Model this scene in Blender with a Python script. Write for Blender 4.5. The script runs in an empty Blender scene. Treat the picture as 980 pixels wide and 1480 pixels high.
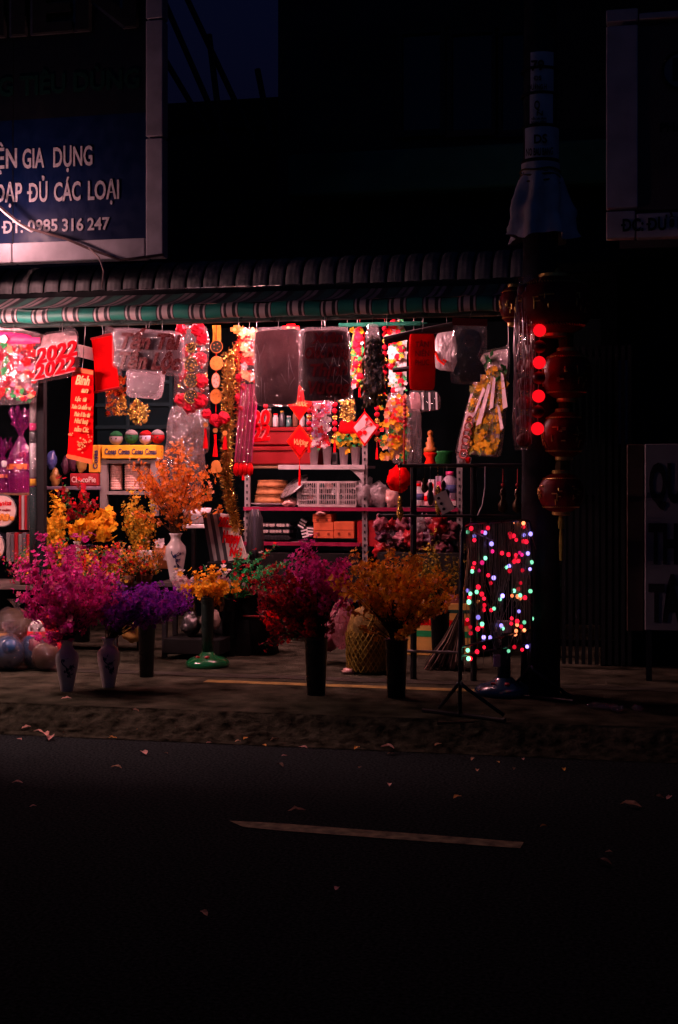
import bpy, math, random
from math import sin, cos, pi, radians
from mathutils import Vector, Matrix, noise
V = Vector
random.seed(7)
R = random.Random(11)
C = bpy.context.scene.collection
SC = bpy.context.scene
# ------------------------------------------------------------ camera, sky, exposure
YAW = radians(12.5); F = 2000.0; EYE = 1.5; HOR = 690.0     # a pixel grid of 980 x 1480
FW = V((-sin(YAW), cos(YAW), 0)); RT = V((cos(YAW), sin(YAW), 0)); CAM = V((0, 0, EYE))
cd = bpy.data.cameras.new('camera'); cam = bpy.data.objects.new('camera', cd); C.objects.link(cam)
cam.location = CAM; cam.rotation_euler = (pi/2, 0, YAW)
cd.sensor_fit = 'HORIZONTAL'; cd.sensor_width = 36; cd.lens = 36*F/980
cd.shift_y = -(740-HOR)/980; cd.clip_end = 600; cd.clip_start = .05
SC.camera = cam
W = bpy.data.worlds.new('World'); SC.world = W; W.use_nodes = True
wn = W.node_tree.nodes; sky = wn.new('ShaderNodeTexSky'); sky.sky_type = 'NISHITA'; sky.sun_disc = False
sky.sun_elevation = radians(-2.8); sky.sun_rotation = radians(190); sky.air_density = 1.0; sky.dust_density = .3; sky.ozone_density = 4.4
tint = wn.new('ShaderNodeMix'); tint.data_type = 'RGBA'; tint.blend_type = 'MULTIPLY'; tint.inputs[0].default_value = 1; tint.inputs[7].default_value = (.55, 1.0, 1.05, 1)
W.node_tree.links.new(sky.outputs[0], tint.inputs[6]); W.node_tree.links.new(tint.outputs[2], wn['Background'].inputs[0]); wn['Background'].inputs[1].default_value = .14
SC.view_settings.view_transform = 'Standard'; SC.view_settings.look = 'None'
SC.view_settings.exposure = 0; SC.view_settings.gamma = 1
SC.cycles.max_bounces = 7; SC.cycles.transparent_max_bounces = 24; SC.cycles.sample_clamp_indirect = 3
SC.cycles.caustics_reflective = False; SC.cycles.caustics_refractive = False
TUBE_L, TUBE2_L, FILL_TUBE_L, BULB_L = 380.0, 560.0, 820.0, 190.0
LAMP = (1.0, .50, .50); LAMP_IN = (1.0, .41, .44)

# ------------------------------------------------------------ from pixels of the photograph to metres in the street
def ray(u, v): return FW + RT*((u-490)/F) + V((0, 0, (HOR-v)/F))
def P(u, v, Y):
    d = ray(u, v); return CAM + d*(Y/d.y)
def GR(u, v, z=.12):
    d = ray(u, v); return CAM + d*((z-EYE)/d.z)
def mpp(u, Y): return Y/ray(u, HOR).y/F

# ------------------------------------------------------------ materials
MATS = {}
def nt(name):
    m = bpy.data.materials.new(name); m.use_nodes = True; t = m.node_tree; t.nodes.clear()
    return m, t, t.nodes.new('ShaderNodeOutputMaterial')
def varied(t, col, var, scale, rough=None):
    n = t.nodes; tc = n.new('ShaderNodeTexCoord'); nz = n.new('ShaderNodeTexNoise'); nz.inputs['Scale'].default_value = scale
    nz.inputs['Detail'].default_value = 5
    t.links.new(tc.outputs['Object'], nz.inputs['Vector'])
    mx = n.new('ShaderNodeMix'); mx.data_type = 'RGBA'
    mx.inputs[6].default_value = (*[c*(1-var) for c in col], 1); mx.inputs[7].default_value = (*[min(1, c*(1+var)) for c in col], 1)
    rp = n.new('ShaderNodeMapRange'); rp.inputs[1].default_value = .3; rp.inputs[2].default_value = .7
    t.links.new(nz.outputs[0], rp.inputs[0]); t.links.new(rp.outputs[0], mx.inputs[0])
    return tc, mx.outputs[2], rp.outputs[0]
def M(name, col, rough=.55, metal=0, var=.2, scale=9, bump=0, bscale=60, coat=0, trans=0):
    if name in MATS: return MATS[name]
    m, t, out = nt(name); n = t.nodes
    b = n.new('ShaderNodeBsdfPrincipled'); tc, c, fac = varied(t, col, var, scale)
    t.links.new(c, b.inputs['Base Color'])
    rr = n.new('ShaderNodeMapRange'); rr.inputs[3].default_value = max(.03, rough-.12); rr.inputs[4].default_value = min(1, rough+.12)
    t.links.new(fac, rr.inputs[0]); t.links.new(rr.outputs[0], b.inputs['Roughness'])
    b.inputs['Metallic'].default_value = metal; b.inputs['Specular IOR Level'].default_value = .5 if rough < .36 else .28 if rough < .5 else .10 if rough < .94 else 0; b.inputs['Coat Weight'].default_value = coat
    if bump:
        z = n.new('ShaderNodeTexNoise'); z.inputs['Scale'].default_value = bscale; z.inputs['Detail'].default_value = 6
        t.links.new(tc.outputs['Object'], z.inputs['Vector'])
        bp = n.new('ShaderNodeBump'); bp.inputs['Strength'].default_value = bump; bp.inputs['Distance'].default_value = .01
        t.links.new(z.outputs[0], bp.inputs['Height']); t.links.new(bp.outputs[0], b.inputs['Normal'])
    s = b.outputs[0]
    if trans:
        tr = n.new('ShaderNodeBsdfTranslucent'); t.links.new(c, tr.inputs[0])
        mx = n.new('ShaderNodeMixShader'); mx.inputs[0].default_value = trans
        t.links.new(s, mx.inputs[1]); t.links.new(tr.outputs[0], mx.inputs[2]); s = mx.outputs[0]
    t.links.new(s, out.inputs[0]); MATS[name] = m; return m
def film(name, tint=(.97, .97, .97), op=.05, body=(.8, .72, .75), rough=.10, crinkle=1.0, cs=16):
    """wrinkled plastic film: mostly see-through, with sharp glints on its creases and a little milky body"""
    if name in MATS: return MATS[name]
    m, t, out = nt(name); n = t.nodes; L = t.links.new
    tp = n.new('ShaderNodeBsdfTransparent'); tp.inputs[0].default_value = (*tint, 1)
    tc = n.new('ShaderNodeTexCoord'); mp = n.new('ShaderNodeMapping'); mp.inputs['Scale'].default_value = (1.6, 1, .7); L(tc.outputs['Object'], mp.inputs[0])
    z = n.new('ShaderNodeTexNoise'); z.inputs['Scale'].default_value = cs; z.inputs['Detail'].default_value = 3; z.inputs['Distortion'].default_value = 2.5
    z.noise_type = 'RIDGED_MULTIFRACTAL'
    L(mp.outputs[0], z.inputs['Vector'])
    bp = n.new('ShaderNodeBump'); bp.inputs['Strength'].default_value = crinkle; bp.inputs['Distance'].default_value = .028; L(z.outputs[0], bp.inputs['Height'])
    gl = n.new('ShaderNodeBsdfGlossy'); gl.inputs['Roughness'].default_value = rough; gl.inputs[0].default_value = (.9, .88, .9, 1); L(bp.outputs[0], gl.inputs['Normal'])
    df = n.new('ShaderNodeBsdfDiffuse'); df.inputs[0].default_value = (*body, 1); L(bp.outputs[0], df.inputs['Normal'])
    tr = n.new('ShaderNodeBsdfTranslucent'); tr.inputs[0].default_value = (*body, 1)
    bd = n.new('ShaderNodeMixShader'); bd.inputs[0].default_value = .45; L(df.outputs[0], bd.inputs[1]); L(tr.outputs[0], bd.inputs[2])
    m1 = n.new('ShaderNodeMixShader'); m1.inputs[0].default_value = op; L(tp.outputs[0], m1.inputs[1]); L(bd.outputs[0], m1.inputs[2])
    lw = n.new('ShaderNodeLayerWeight'); lw.inputs[0].default_value = .35; L(bp.outputs[0], lw.inputs[1])
    ma = n.new('ShaderNodeMath'); ma.operation = 'MULTIPLY_ADD'; ma.use_clamp = True; ma.inputs[1].default_value = .5; ma.inputs[2].default_value = .09; L(lw.outputs['Fresnel'], ma.inputs[0])
    m2 = n.new('ShaderNodeMixShader'); L(ma.outputs[0], m2.inputs[0]); L(m1.outputs[0], m2.inputs[1]); L(gl.outputs[0], m2.inputs[2])
    L(m2.outputs[0], out.inputs[0]); MATS[name] = m; return m
def emit(name, col, st):
    if name in MATS: return MATS[name]
    m, t, out = nt(name); e = t.nodes.new('ShaderNodeEmission'); e.inputs[0].default_value = (*col, 1); e.inputs[1].default_value = st
    if name.endswith('_led'):
        oi = t.nodes.new('ShaderNodeObjectInfo'); mr = t.nodes.new('ShaderNodeMapRange'); mr.inputs[3].default_value = st*.45; mr.inputs[4].default_value = st*1.9
        t.links.new(oi.outputs['Random'], mr.inputs[0]); t.links.new(mr.outputs[0], e.inputs[1])
    t.links.new(e.outputs[0], out.inputs[0]); MATS[name] = m; return m
def petal(name, col, tr=.3, var=.35): return M(name, col, .6, 0, var, 30, 0, 60, 0, tr)
def stripes(name, period, bands, base, scale=1.0):
    """flat print: coloured bands along the object's x axis; bands = [(start, colour)] over one period"""
    m, t, out = nt(name); n = t.nodes; tc = n.new('ShaderNodeTexCoord'); sx = n.new('ShaderNodeSeparateXYZ')
    t.links.new(tc.outputs['Object'], sx.inputs[0])
    dv = n.new('ShaderNodeMath'); dv.operation = 'DIVIDE'; dv.inputs[1].default_value = period; t.links.new(sx.outputs[0], dv.inputs[0])
    fr = n.new('ShaderNodeMath'); fr.operation = 'FRACT'; t.links.new(dv.outputs[0], fr.inputs[0])
    cr = n.new('ShaderNodeValToRGB'); cr.color_ramp.interpolation = 'CONSTANT'; el = cr.color_ramp.elements
    el[0].position = 0; el[0].color = (*bands[0][1], 1); el[1].position = bands[1][0]; el[1].color = (*bands[1][1], 1)
    for p, c in bands[2:]:
        e = el.new(p); e.color = (*c, 1)
    t.links.new(fr.outputs[0], cr.inputs[0])
    nz = n.new('ShaderNodeTexNoise'); nz.inputs['Scale'].default_value = 6; nz.inputs['Detail'].default_value = 6; t.links.new(tc.outputs['Object'], nz.inputs['Vector'])
    mr = n.new('ShaderNodeMapRange'); mr.inputs[1].default_value = .3; mr.inputs[2].default_value = .75; mr.inputs[3].default_value = .55; mr.inputs[4].default_value = 1
    t.links.new(nz.outputs[0], mr.inputs[0])
    mu = n.new('ShaderNodeMix'); mu.data_type = 'RGBA'; mu.blend_type = 'MULTIPLY'; mu.inputs[0].default_value = 1
    t.links.new(cr.outputs[0], mu.inputs[6]); t.links.new(mr.outputs[0], mu.inputs[7])
    b = n.new('ShaderNodeBsdfPrincipled'); b.inputs['Roughness'].default_value = .5
    t.links.new(mu.outputs[2], b.inputs['Base Color']); t.links.new(b.outputs[0], out.inputs[0]); return m

BLACK = M('black_paint', (.012, .012, .014), .4); IRON = M('dark_iron', (.03, .03, .034), .4, .6)
STEEL = M('dull_steel', (.16, .15, .15), .4, .8, .3, 20)
WHITE = M('white_paint', (.72, .70, .70), .45); CREAM = M('cream_card', (.62, .55, .5), .6)
RED = M('red_paper', (.68, .006, .010), .96, 0, .15); DKRED = M('dark_red_plastic', (.30, .008, .012), .35)
GOLD = M('gold_foil', (.85, .50, .10), .25, .9, .4, 60, .6, 220); GOLDP = M('gold_ink', (.85, .46, .16), .45)
ORANGE = M('orange_card', (.62, .17, .03), .55); YELLOW = M('yellow_card', (.80, .42, .03), .5)
PINK = M('pink_plastic', (.8, .06, .25), .4); DARKG = M('dark_grey_plastic', (.03, .03, .035), .35)
GREEN = M('green_leaf', (.03, .16, .04), .55, 0, .5, 20, 0, 60, 0, .2); STEM = M('brown_stem', (.06, .03, .015), .7)
CLEAR = film('clear_film'); CLEAR2 = film('thin_clear_film', op=.02); MILKY = film('milky_film', op=.22, body=(.85, .75, .78))
LETRED = M('glossy_red_letter', (.68, .006, .012), .96); WOOD = M('worn_wood', (.16, .09, .05), .6, 0, .4, 12)
NAVY = M('navy_board', (.002, .011, .060), .45); GREYPL = M('grey_plastic', (.36, .33, .33), .5)

# ------------------------------------------------------------ geometry
BASE = {}
class Geo:
    def __init__(s): s.v = []; s.f = []; s.m = []; s.mi = 0
    def add(s, vs, fs):
        k = len(s.v); s.v += [V(a) for a in vs]; s.f += [tuple(i+k for i in f) for f in fs]; s.m += [s.mi]*len(fs); return s
    def box(s, c, d, rot=None):
        c = V(c); d = V(d)/2; q = [V((x, y, z)) for z in (-d.z, d.z) for y in (-d.y, d.y) for x in (-d.x, d.x)]
        if rot: q = [rot @ a for a in q]
        return s.add([c+a for a in q], [(0, 2, 3, 1), (4, 5, 7, 6), (0, 1, 5, 4), (2, 6, 7, 3), (0, 4, 6, 2), (1, 3, 7, 5)])
    def bbox(s, c, d, b=.006):      # a box with chamfered upright and level edges
        c = V(c); d = V(d)/2; b = min(b, d.x*.45, d.y*.45, d.z*.45); rings = []
        for z, i in ((-d.z, b), (-d.z+b, 0), (d.z-b, 0), (d.z, b)):
            x, y = d.x-i, d.y-i
            rings.append([c+V(p+(z,)) for p in ((x-b, -y), (x, -y+b), (x, y-b), (x-b, y), (-x+b, y), (-x, y-b), (-x, -y+b), (-x+b, -y))])
        vs = [p for r in rings for p in r]; fs = [tuple(range(7, -1, -1)), tuple(range(24, 32))]
        for k in range(3):
            fs += [(k*8+i, k*8+(i+1) % 8, k*8+8+(i+1) % 8, k*8+8+i) for i in range(8)]
        return s.add(vs, fs)
    def tube(s, pts, r, n=6, taper=None):
        pts = [V(p) for p in pts]; vs = []; L = len(pts)
        for i, p in enumerate(pts):
            t = (pts[min(i+1, L-1)]-pts[max(i-1, 0)]); t = t.normalized() if t.length else V((0, 0, 1))
            a = t.cross(V((0, 0, 1)) if abs(t.z) < .9 else V((1, 0, 0))).normalized(); b = t.cross(a)
            rr = r if taper is None else r+(taper-r)*i/(L-1)
            vs += [p+(a*cos(2*pi*k/n)+b*sin(2*pi*k/n))*rr for k in range(n)]
        fs = [(i*n+k, i*n+(k+1) % n, (i+1)*n+(k+1) % n, (i+1)*n+k) for i in range(L-1) for k in range(n)]
        fs += [tuple(range(n-1, -1, -1)), tuple(range((L-1)*n, L*n))]
        return s.add(vs, fs)
    def lathe(s, c, prof, n=20, sx=1, sy=1, wob=0):
        c = V(c); vs = []; L = len(prof)
        for r, z in prof:
            for k in range(n):
                a = 2*pi*k/n; w = 1+wob*noise.noise(V((cos(a)*2, sin(a)*2, z*9))+c)
                vs.append(c+V((r*cos(a)*sx*w, r*sin(a)*sy*w, z)))
        fs = [(i*n+k, i*n+(k+1) % n, (i+1)*n+(k+1) % n, (i+1)*n+k) for i in range(L-1) for k in range(n)]
        if prof[0][0] > 1e-4: fs.append(tuple(range(n-1, -1, -1)))
        if prof[-1][0] > 1e-4: fs.append(tuple(range((L-1)*n, L*n)))
        return s.add(vs, fs)
    def ball(s, c, r, n=12, m=8, wob=0, fq=3):
        c = V(c); r = V((r, r, r)) if not hasattr(r, '__len__') else V(r); vs = []
        for i in range(m+1):
            th = pi*i/m
            for k in range(n):
                d = V((sin(th)*cos(2*pi*k/n), sin(th)*sin(2*pi*k/n), cos(th)))
                w = 1+wob*noise.noise(d*fq+c*7)
                vs.append(c+V((d.x*r.x, d.y*r.y, d.z*r.z))*w)
        return s.add(vs, [(i*n+k, (i+1)*n+k, (i+1)*n+(k+1) % n, i*n+(k+1) % n) for i in range(m) for k in range(n)])
    def poly(s, pts): return s.add(pts, [tuple(range(len(pts)))])
    def prism(s, pts, d):
        pts = [V(p) for p in pts]; d = V(d); n = len(pts)
        return s.add(pts+[p+d for p in pts], [tuple(range(n)), tuple(range(2*n-1, n-1, -1))]+[(i, i+n, (i+1) % n+n, (i+1) % n) for i in range(n)])
    def flower(s, c, nrm, r, k=5, cup=.35):
        nrm = V(nrm).normalized(); a = nrm.cross(V((.3, .2, 1))); a = a.normalized() if a.length > .01 else V((1, 0, 0)); b = nrm.cross(a); ph = R.random()*6
        for i in range(k):
            t = ph+2*pi*i/k; d = a*cos(t)+b*sin(t); e = -a*sin(t)+b*cos(t); q = r*R.uniform(.8, 1.15)
            s.add([c, c+d*q*.6+e*q*.38+nrm*q*cup*.5, c+d*q+nrm*q*cup, c+d*q*.6-e*q*.38+nrm*q*cup*.5], [(0, 1, 2, 3)])
    def leaf(s, c, d, L, w):
        d = V(d).normalized(); e = d.cross(V((R.uniform(-1, 1), R.uniform(-1, 1), 1))); e = e.normalized() if e.length > .01 else V((1, 0, 0)); u = d.cross(e)
        s.add([c, c+d*L*.45+e*w+u*w*.3, c+d*L, c+d*L*.45-e*w+u*w*.3], [(0, 1, 2), (0, 2, 3)])
    def sheet(s, quad, nu, nv, fn):
        """a grid over four corners tl,tr,br,bl; fn(s,t) -> offset vector"""
        a, b, c, d = map(V, quad); vs = []
        for j in range(nv+1):
            t = j/nv
            for i in range(nu+1):
                q = i/nu; vs.append(a.lerp(b, q).lerp(d.lerp(c, q), t)+fn(q, t))
        w = nu+1
        return s.add(vs, [(j*w+i, (j+1)*w+i, (j+1)*w+i+1, j*w+i+1) for j in range(nv) for i in range(nu)])
    def pillow(s, quad, th, nu=12, nv=14, wr=.008, seed=0, rnd=.05):
        """a stuffed bag: front and back sheets meeting at the rim, corners rounded, film wrinkled"""
        def core(q, t, sg):
            e = max(0, (1-abs(2*q-1)**3)*(1-abs(2*t-1)**3))**.5
            w = noise.noise(V((q*5+seed, t*5, sg*3)))*wr + noise.noise(V((q*13+seed, t*4, sg*5)))*wr*.7 - abs(noise.noise(V((q*9+t*5+seed, t*8-q*4, sg*5))))*wr*1.1
            k = (abs(2*q-1)**6)*(abs(2*t-1)**6)
            ed = noise.noise(V((q*4+seed, t*4, 9)))*wr*.9
            return V(((.5-q)*k*rnd*2+ed, sg*(th/2*e+.002+w*e), (t-.5)*k*rnd*2+ed*.7))
        s.sheet(quad, nu, nv, lambda q, t: core(q, t, -1)); k = len(s.f)
        s.sheet(quad, nu, nv, lambda q, t: core(q, t, 1)); return s
    def obj(s, name, mat, parent=None, smooth=False, base=None):
        me = bpy.data.meshes.new(name); b = V((0, 0, 0))
        if parent is not None: b = BASE[parent.name]
        elif base is not None: b = V(base)
        elif s.v:
            b = V((sum(p.x for p in s.v)/len(s.v), sum(p.y for p in s.v)/len(s.v), min(p.z for p in s.v)))
        me.from_pydata([p-b for p in s.v], [], s.f)
        for m in (mat if isinstance(mat, (list, tuple)) else [mat]): me.materials.append(m)
        me.polygons.foreach_set('material_index', s.m)
        if smooth: me.polygons.foreach_set('use_smooth', [True]*len(s.f))
        o = bpy.data.objects.new(name, me); C.objects.link(o); BASE[o.name] = b
        if parent is not None: o.parent = parent
        else: o.location = b
        return o
def T(name, label, cat, base, group=None):
    o = bpy.data.objects.new(name, None); C.objects.link(o); o.location = V(base); BASE[o.name] = V(base); o.empty_display_size = .1
    return tag(o, label, cat, group)
def tag(o, label, cat, group=None):
    o['label'] = label; o['category'] = cat
    if group: o['group'] = group
    return o
def struct(o, kind='structure'): o['kind'] = kind; return o
def put(mesh_obj, name, parent, loc, rot=None, sc=None, mat=None):
    """another part that shares a mesh"""
    o = bpy.data.objects.new(name, mesh_obj.data if hasattr(mesh_obj, 'data') else mesh_obj); C.objects.link(o); o.parent = parent
    BASE[o.name] = BASE[parent.name]; o.location = V(loc)-BASE[parent.name]
    if rot: o.rotation_euler = rot
    if sc: o.scale = sc if hasattr(sc, '__len__') else (sc, sc, sc)
    return o
def text(parent, body, mat, at, w, cap, bold=.02, shear=0, rot=0, name='lettering', yaw=0, ext=.002):
    """flat letters; at = left end of the baseline (world), w = width, cap = capital height"""
    cu = bpy.data.curves.new(name, 'FONT'); cu.body = body.replace('Đ', 'D'); cu.size = 1; cu.offset = bold; cu.shear = shear; cu.resolution_u = 3
    o = bpy.data.objects.new(name, cu); C.objects.link(o); bpy.context.view_layer.update()
    d = o.dimensions.x or 1; bars = []
    for i, ch in enumerate(body):      # the crossbar of a barred D is laid on by hand
        if ch == 'Đ':
            cu.body = 'D'; bpy.context.view_layer.update(); wd = o.dimensions.x
            cu.body = body[:i+1].replace('Đ', 'D'); bpy.context.view_layer.update(); bars.append(o.dimensions.x-wd)
    cu.body = body.replace('Đ', 'D')
    sx, sy = w/d, cap/.686; cu.extrude = ext; bpy.context.view_layer.update()
    me = bpy.data.meshes.new_from_object(o.evaluated_get(bpy.context.evaluated_depsgraph_get())); bpy.data.objects.remove(o); bpy.data.curves.remove(cu)
    
    if bars:
        e_ = ext+.0005; q = Geo()
        for v_ in me.vertices: q.v.append(v_.co.copy())
        q.f = [tuple(p.vertices) for p in me.polygons]; q.m = [0]*len(q.f)
        for b_ in bars: q.box((b_+.10, .345, 0), (.36, .085+bold, 2*e_))
        me.clear_geometry(); me.from_pydata(q.v, [], q.f)
    me.name = name; me.materials.clear(); me.materials.append(mat); o = bpy.data.objects.new(name, me); C.objects.link(o); o.parent = parent; BASE[o.name] = BASE[parent.name]
    o.location = V(at)-BASE[parent.name]; o.rotation_euler = (pi/2, -rot, yaw); o.scale = (sx, sy, 1); return o
def ptext(parent, body, mat, u0, u1, v, cap, Y, **k):
    a = P(u0, v, Y); b = P(u1, v, Y); return text(parent, body, mat, a, b.x-a.x, cap*mpp(u0, Y), **k)
def quad(Y, *c): return [P(u, v, Y) for u, v in c]

# ------------------------------------------------------------ street, kerb, pavement
road_m = M('asphalt', (.024, .030, .031), .95, 0, .8, 70, 1, 190); kerb_m = M('worn_kerb_concrete', (.032, .032, .022), .95, 0, .8, 14, 1, 70)
pave_m = M('pavement_concrete', (.038, .038, .026), .95, 0, .7, 5, .8, 90)
Y_ROAD, Y_KERB = 7.47, 7.83
g = Geo(); g.sheet([(-60, Y_ROAD+.06, 0), (60, Y_ROAD+.06, 0), (60, -30, 0), (-60, -30, 0)], 4, 4, lambda a, b: V((0, 0, 0))); struct(g.obj('road', road_m))
g = Geo(); g.add([(-60, -30, -.03), (60, -30, -.03), (60, 120, -.03), (-60, 120, -.03)], [(0, 1, 2, 3)]); struct(g.obj('ground', M('earth', (.06, .05, .045), .9)))
g = Geo()
def kf(q, t):
    x = -6+q*10; n = noise.noise(V((x*2.2, t*2, 0)))*.012+noise.noise(V((x*7, t*5, 3)))*.012+noise.noise(V((x*25, t*9, 5)))*.014+abs(noise.noise(V((x*11, t*6, 8))))*.02
    edge = noise.noise(V((x*1.7, 7, 0)))*.05+noise.noise(V((x*6, 3, 0)))*.02
    w = min(1, t*8)*min(1, (1-t)*5)
    return V((0, edge*(1-abs(2*t-1))*1.2, max(n*w*.75, -.02-.02*t)-.02*sin(pi*t)))
g.sheet([(-6, Y_KERB, .122), (4, Y_KERB, .122), (4, Y_ROAD-.02, .004), (-6, Y_ROAD-.02, .004)], 900, 26, kf); struct(g.obj('kerb', kerb_m, smooth=True))
g = Geo(); g.sheet([(-30, 30, .12), (30, 30, .12), (30, Y_KERB-.01, .12), (-30, Y_KERB-.01, .12)], 6, 4, lambda a, b: V((0, 0, 0))); struct(g.obj('pavement', pave_m))
g = Geo(); g.add([GR(*p, z=.004) for p in ((331, 1186), (400, 1189.5), (570, 1202.5), (757, 1217), (752, 1226), (560, 1212), (400, 1200), (351, 1195))], [(7, 6, 5, 4, 3, 2, 1, 0)])
struct(g.obj('lane_line', M('worn_road_paint', (.16, .15, .08), .9, 0, .7, 16)))
g = Geo(); a = GR(300, 983.5); b = GR(800, 1001)
g.add([a+V((0, .012, .004)), b+V((0, .0, .004)), b+V((0, -.10, .004)), a+V((0, -.10, .004))], [(3, 2, 1, 0)])
struct(g.obj('painted_strip', M('faded_yellow_paint', (.22, .16, .045), .8, 0, .6, 9)))
g = Geo(); g.sheet([(-5.5, 9.32, .125), (2.5, 9.28, .125), (2.5, 9.12, .125), (-5.5, 9.16, .125)], 60, 2, lambda q, t: V((0, noise.noise(V((q*30, 0, t)))*.03, 0)))
struct(g.obj('drain_strip', M('dark_wet_concrete', (.03, .03, .022), .5, 0, .5, 8, .6, 50)))

# ------------------------------------------------------------ buildings
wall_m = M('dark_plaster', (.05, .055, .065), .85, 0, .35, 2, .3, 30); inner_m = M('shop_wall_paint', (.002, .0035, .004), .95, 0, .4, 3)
XL, XR = -5.4, P(868, 690, 10.3).x
t = T('shop_house', 'dark shop house with a green balcony band above the lit open shop front', 'building', (-2.4, 12, .12))
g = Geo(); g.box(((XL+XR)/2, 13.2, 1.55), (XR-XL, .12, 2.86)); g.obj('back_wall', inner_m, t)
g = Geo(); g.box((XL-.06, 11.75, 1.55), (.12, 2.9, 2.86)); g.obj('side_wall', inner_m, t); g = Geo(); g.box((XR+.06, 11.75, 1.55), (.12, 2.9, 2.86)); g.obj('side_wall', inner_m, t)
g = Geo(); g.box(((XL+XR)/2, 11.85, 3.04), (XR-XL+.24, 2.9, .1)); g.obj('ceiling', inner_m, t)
UY = 12.6; x0 = P(402, 100, UY).x
g = Geo(); g.box(((x0+4)/2, UY+1, 5.6), (4-x0, 2, 5)); g.obj('upper_wall', wall_m, t)
g = Geo(); p0 = P(418, 285, UY-.35); p1 = P(770, 207, UY-.35); g.bbox(((p0.x+4)/2, UY-.2, (p0.z+p1.z)/2), (4-p0.x, .4, p1.z-p0.z), .02); g.obj('balcony_band', M('green_painted_band', (.045, .20, .14), .7, 0, .4, 2), t)
for u0, u1 in ((578, 642), (650, 716), (722, 762)):
    a = P(u0, 196, UY); b = P(u1, 44, UY); g = Geo()
    for (c, d) in ((V((a.x, 0, 0)), 0), (V((b.x, 0, 0)), 0)): g.box((c.x, UY-.03, (a.z+b.z)/2), (.06, .055, b.z-a.z))
    for z in (a.z, b.z): g.box(((a.x+b.x)/2, UY-.033, z), (b.x-a.x+.07, .06, .06))
    w = g.obj('window', M('window_frame_paint', (.05, .05, .055), .5), t)
    g = Geo(); g.box(((a.x+b.x)/2, UY-.008, (a.z+b.z)/2), (b.x-a.x, .02, b.z-a.z)); g.obj('pane', M('dark_glass', (.01, .012, .016), .08), w)
# back window grid behind the left shelves, dim teal panes
g = Geo(); a = P(66, 650, 13.1); b = P(250, 520, 13.1); w = T('wall_rack', 'teal painted slatted wall rack at the back behind the red banner', 'rack', ((a.x+b.x)/2, 13.1, a.z))
g.box(((a.x+b.x)/2, 13.11, (a.z+b.z)/2), (b.x-a.x, .03, b.z-a.z)); g.obj('backing', M('teal_board', (.003, .012, .015), .7, 0, .3, 3), w)
for k in range(5):
    g = Geo(); z = a.z+(b.z-a.z)*k/4; g.box(((a.x+b.x)/2, 13.07, z), (b.x-a.x, .05, .035)); g.obj('slat', M('teal_slat', (.012, .03, .035), .5), w)
for k in range(4):
    g = Geo(); x = a.x+(b.x-a.x)*k/3; g.box((x, 13.04, (a.z+b.z)/2), (.035, .012, b.z-a.z)); g.obj('upright', M('teal_slat', (0, 0, 0)), w)
# the low dark house to the left, under the strip of night sky
t = T('low_house', 'low unlit house beyond the awning below the patch of night sky', 'building', (-5, 14.5, .1))
a = P(150, 162, 14.3); b = P(402, 162, 14.3)
g = Geo(); g.box(((a.x+b.x)/2, 15.3, a.z/2+.05), (b.x-a.x, 2, a.z)); g.obj('wall', M('soot_plaster', (.03, .03, .035), .9), t)
g = Geo(); g.box(((a.x+b.x)/2, 14.26, a.z-.12), (b.x-a.x, .07, .3)); g.obj('parapet', M('dark_parapet', (.022, .022, .026), .8), t)
t = T('sign_brace', 'crossed dark steel struts behind the blue sign against the night sky', 'frame', P(300, 372, 11.6))
for (q0, q1) in (((228, -20), (330, 215)), ((232, 75), (300, 190)), ((262, -20), (372, 215)), ((302, 50), (322, 215)), ((372, 100), (395, 215))):
    g = Geo(); g.tube([P(*q0, 11.6), P(*q1, 11.6)], .028, 6); g.obj('strut', IRON, t)
# neighbour on the right: a black wall, shutter bars, pale strip
t = T('neighbour_house', 'unlit neighbouring house with a barred gate at the right edge', 'building', (2.2, 11, .12))
xr = XR+.13
g = Geo(); g.box((xr+2.5, 11.6, 3.6), (5, 2, 7)); g.obj('wall', M('night_wall', (.02, .02, .024), .85, 0, .4, 2), t)
a = P(884, 642, 10.4); b = P(912, 520, 10.4)
g = Geo(); g.bbox(((a.x+b.x)/2, 10.5, (a.z+b.z)/2), (b.x-a.x, .18, b.z-a.z)); g.obj('meter_box', M('pale_grey_metal', (.3, .3, .33), .5), t)
t = T('barred_gate', 'dark folding gate of upright bars between shop and pharmacy sign', 'gate', P(850, 990, 10.15))
for k in range(13):
    u = 796+k*9.5; a = P(u, 1000, 10.15); g = Geo(); g.box((a.x, 10.15, 1.3), (.028, .028, 2.3)); g.obj('bar', M('gate_paint', (.016, .019, .021), .5, .2), t)
for z in (.3, 1.35, 2.4):
    a = P(792, 700, 10.15); b = P(914, 700, 10.15); g = Geo(); g.box(((a.x+b.x)/2, 10.175, z), (b.x-a.x, .02, .05)); g.obj('rail', M('gate_paint', (0, 0, 0)), t)

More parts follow.
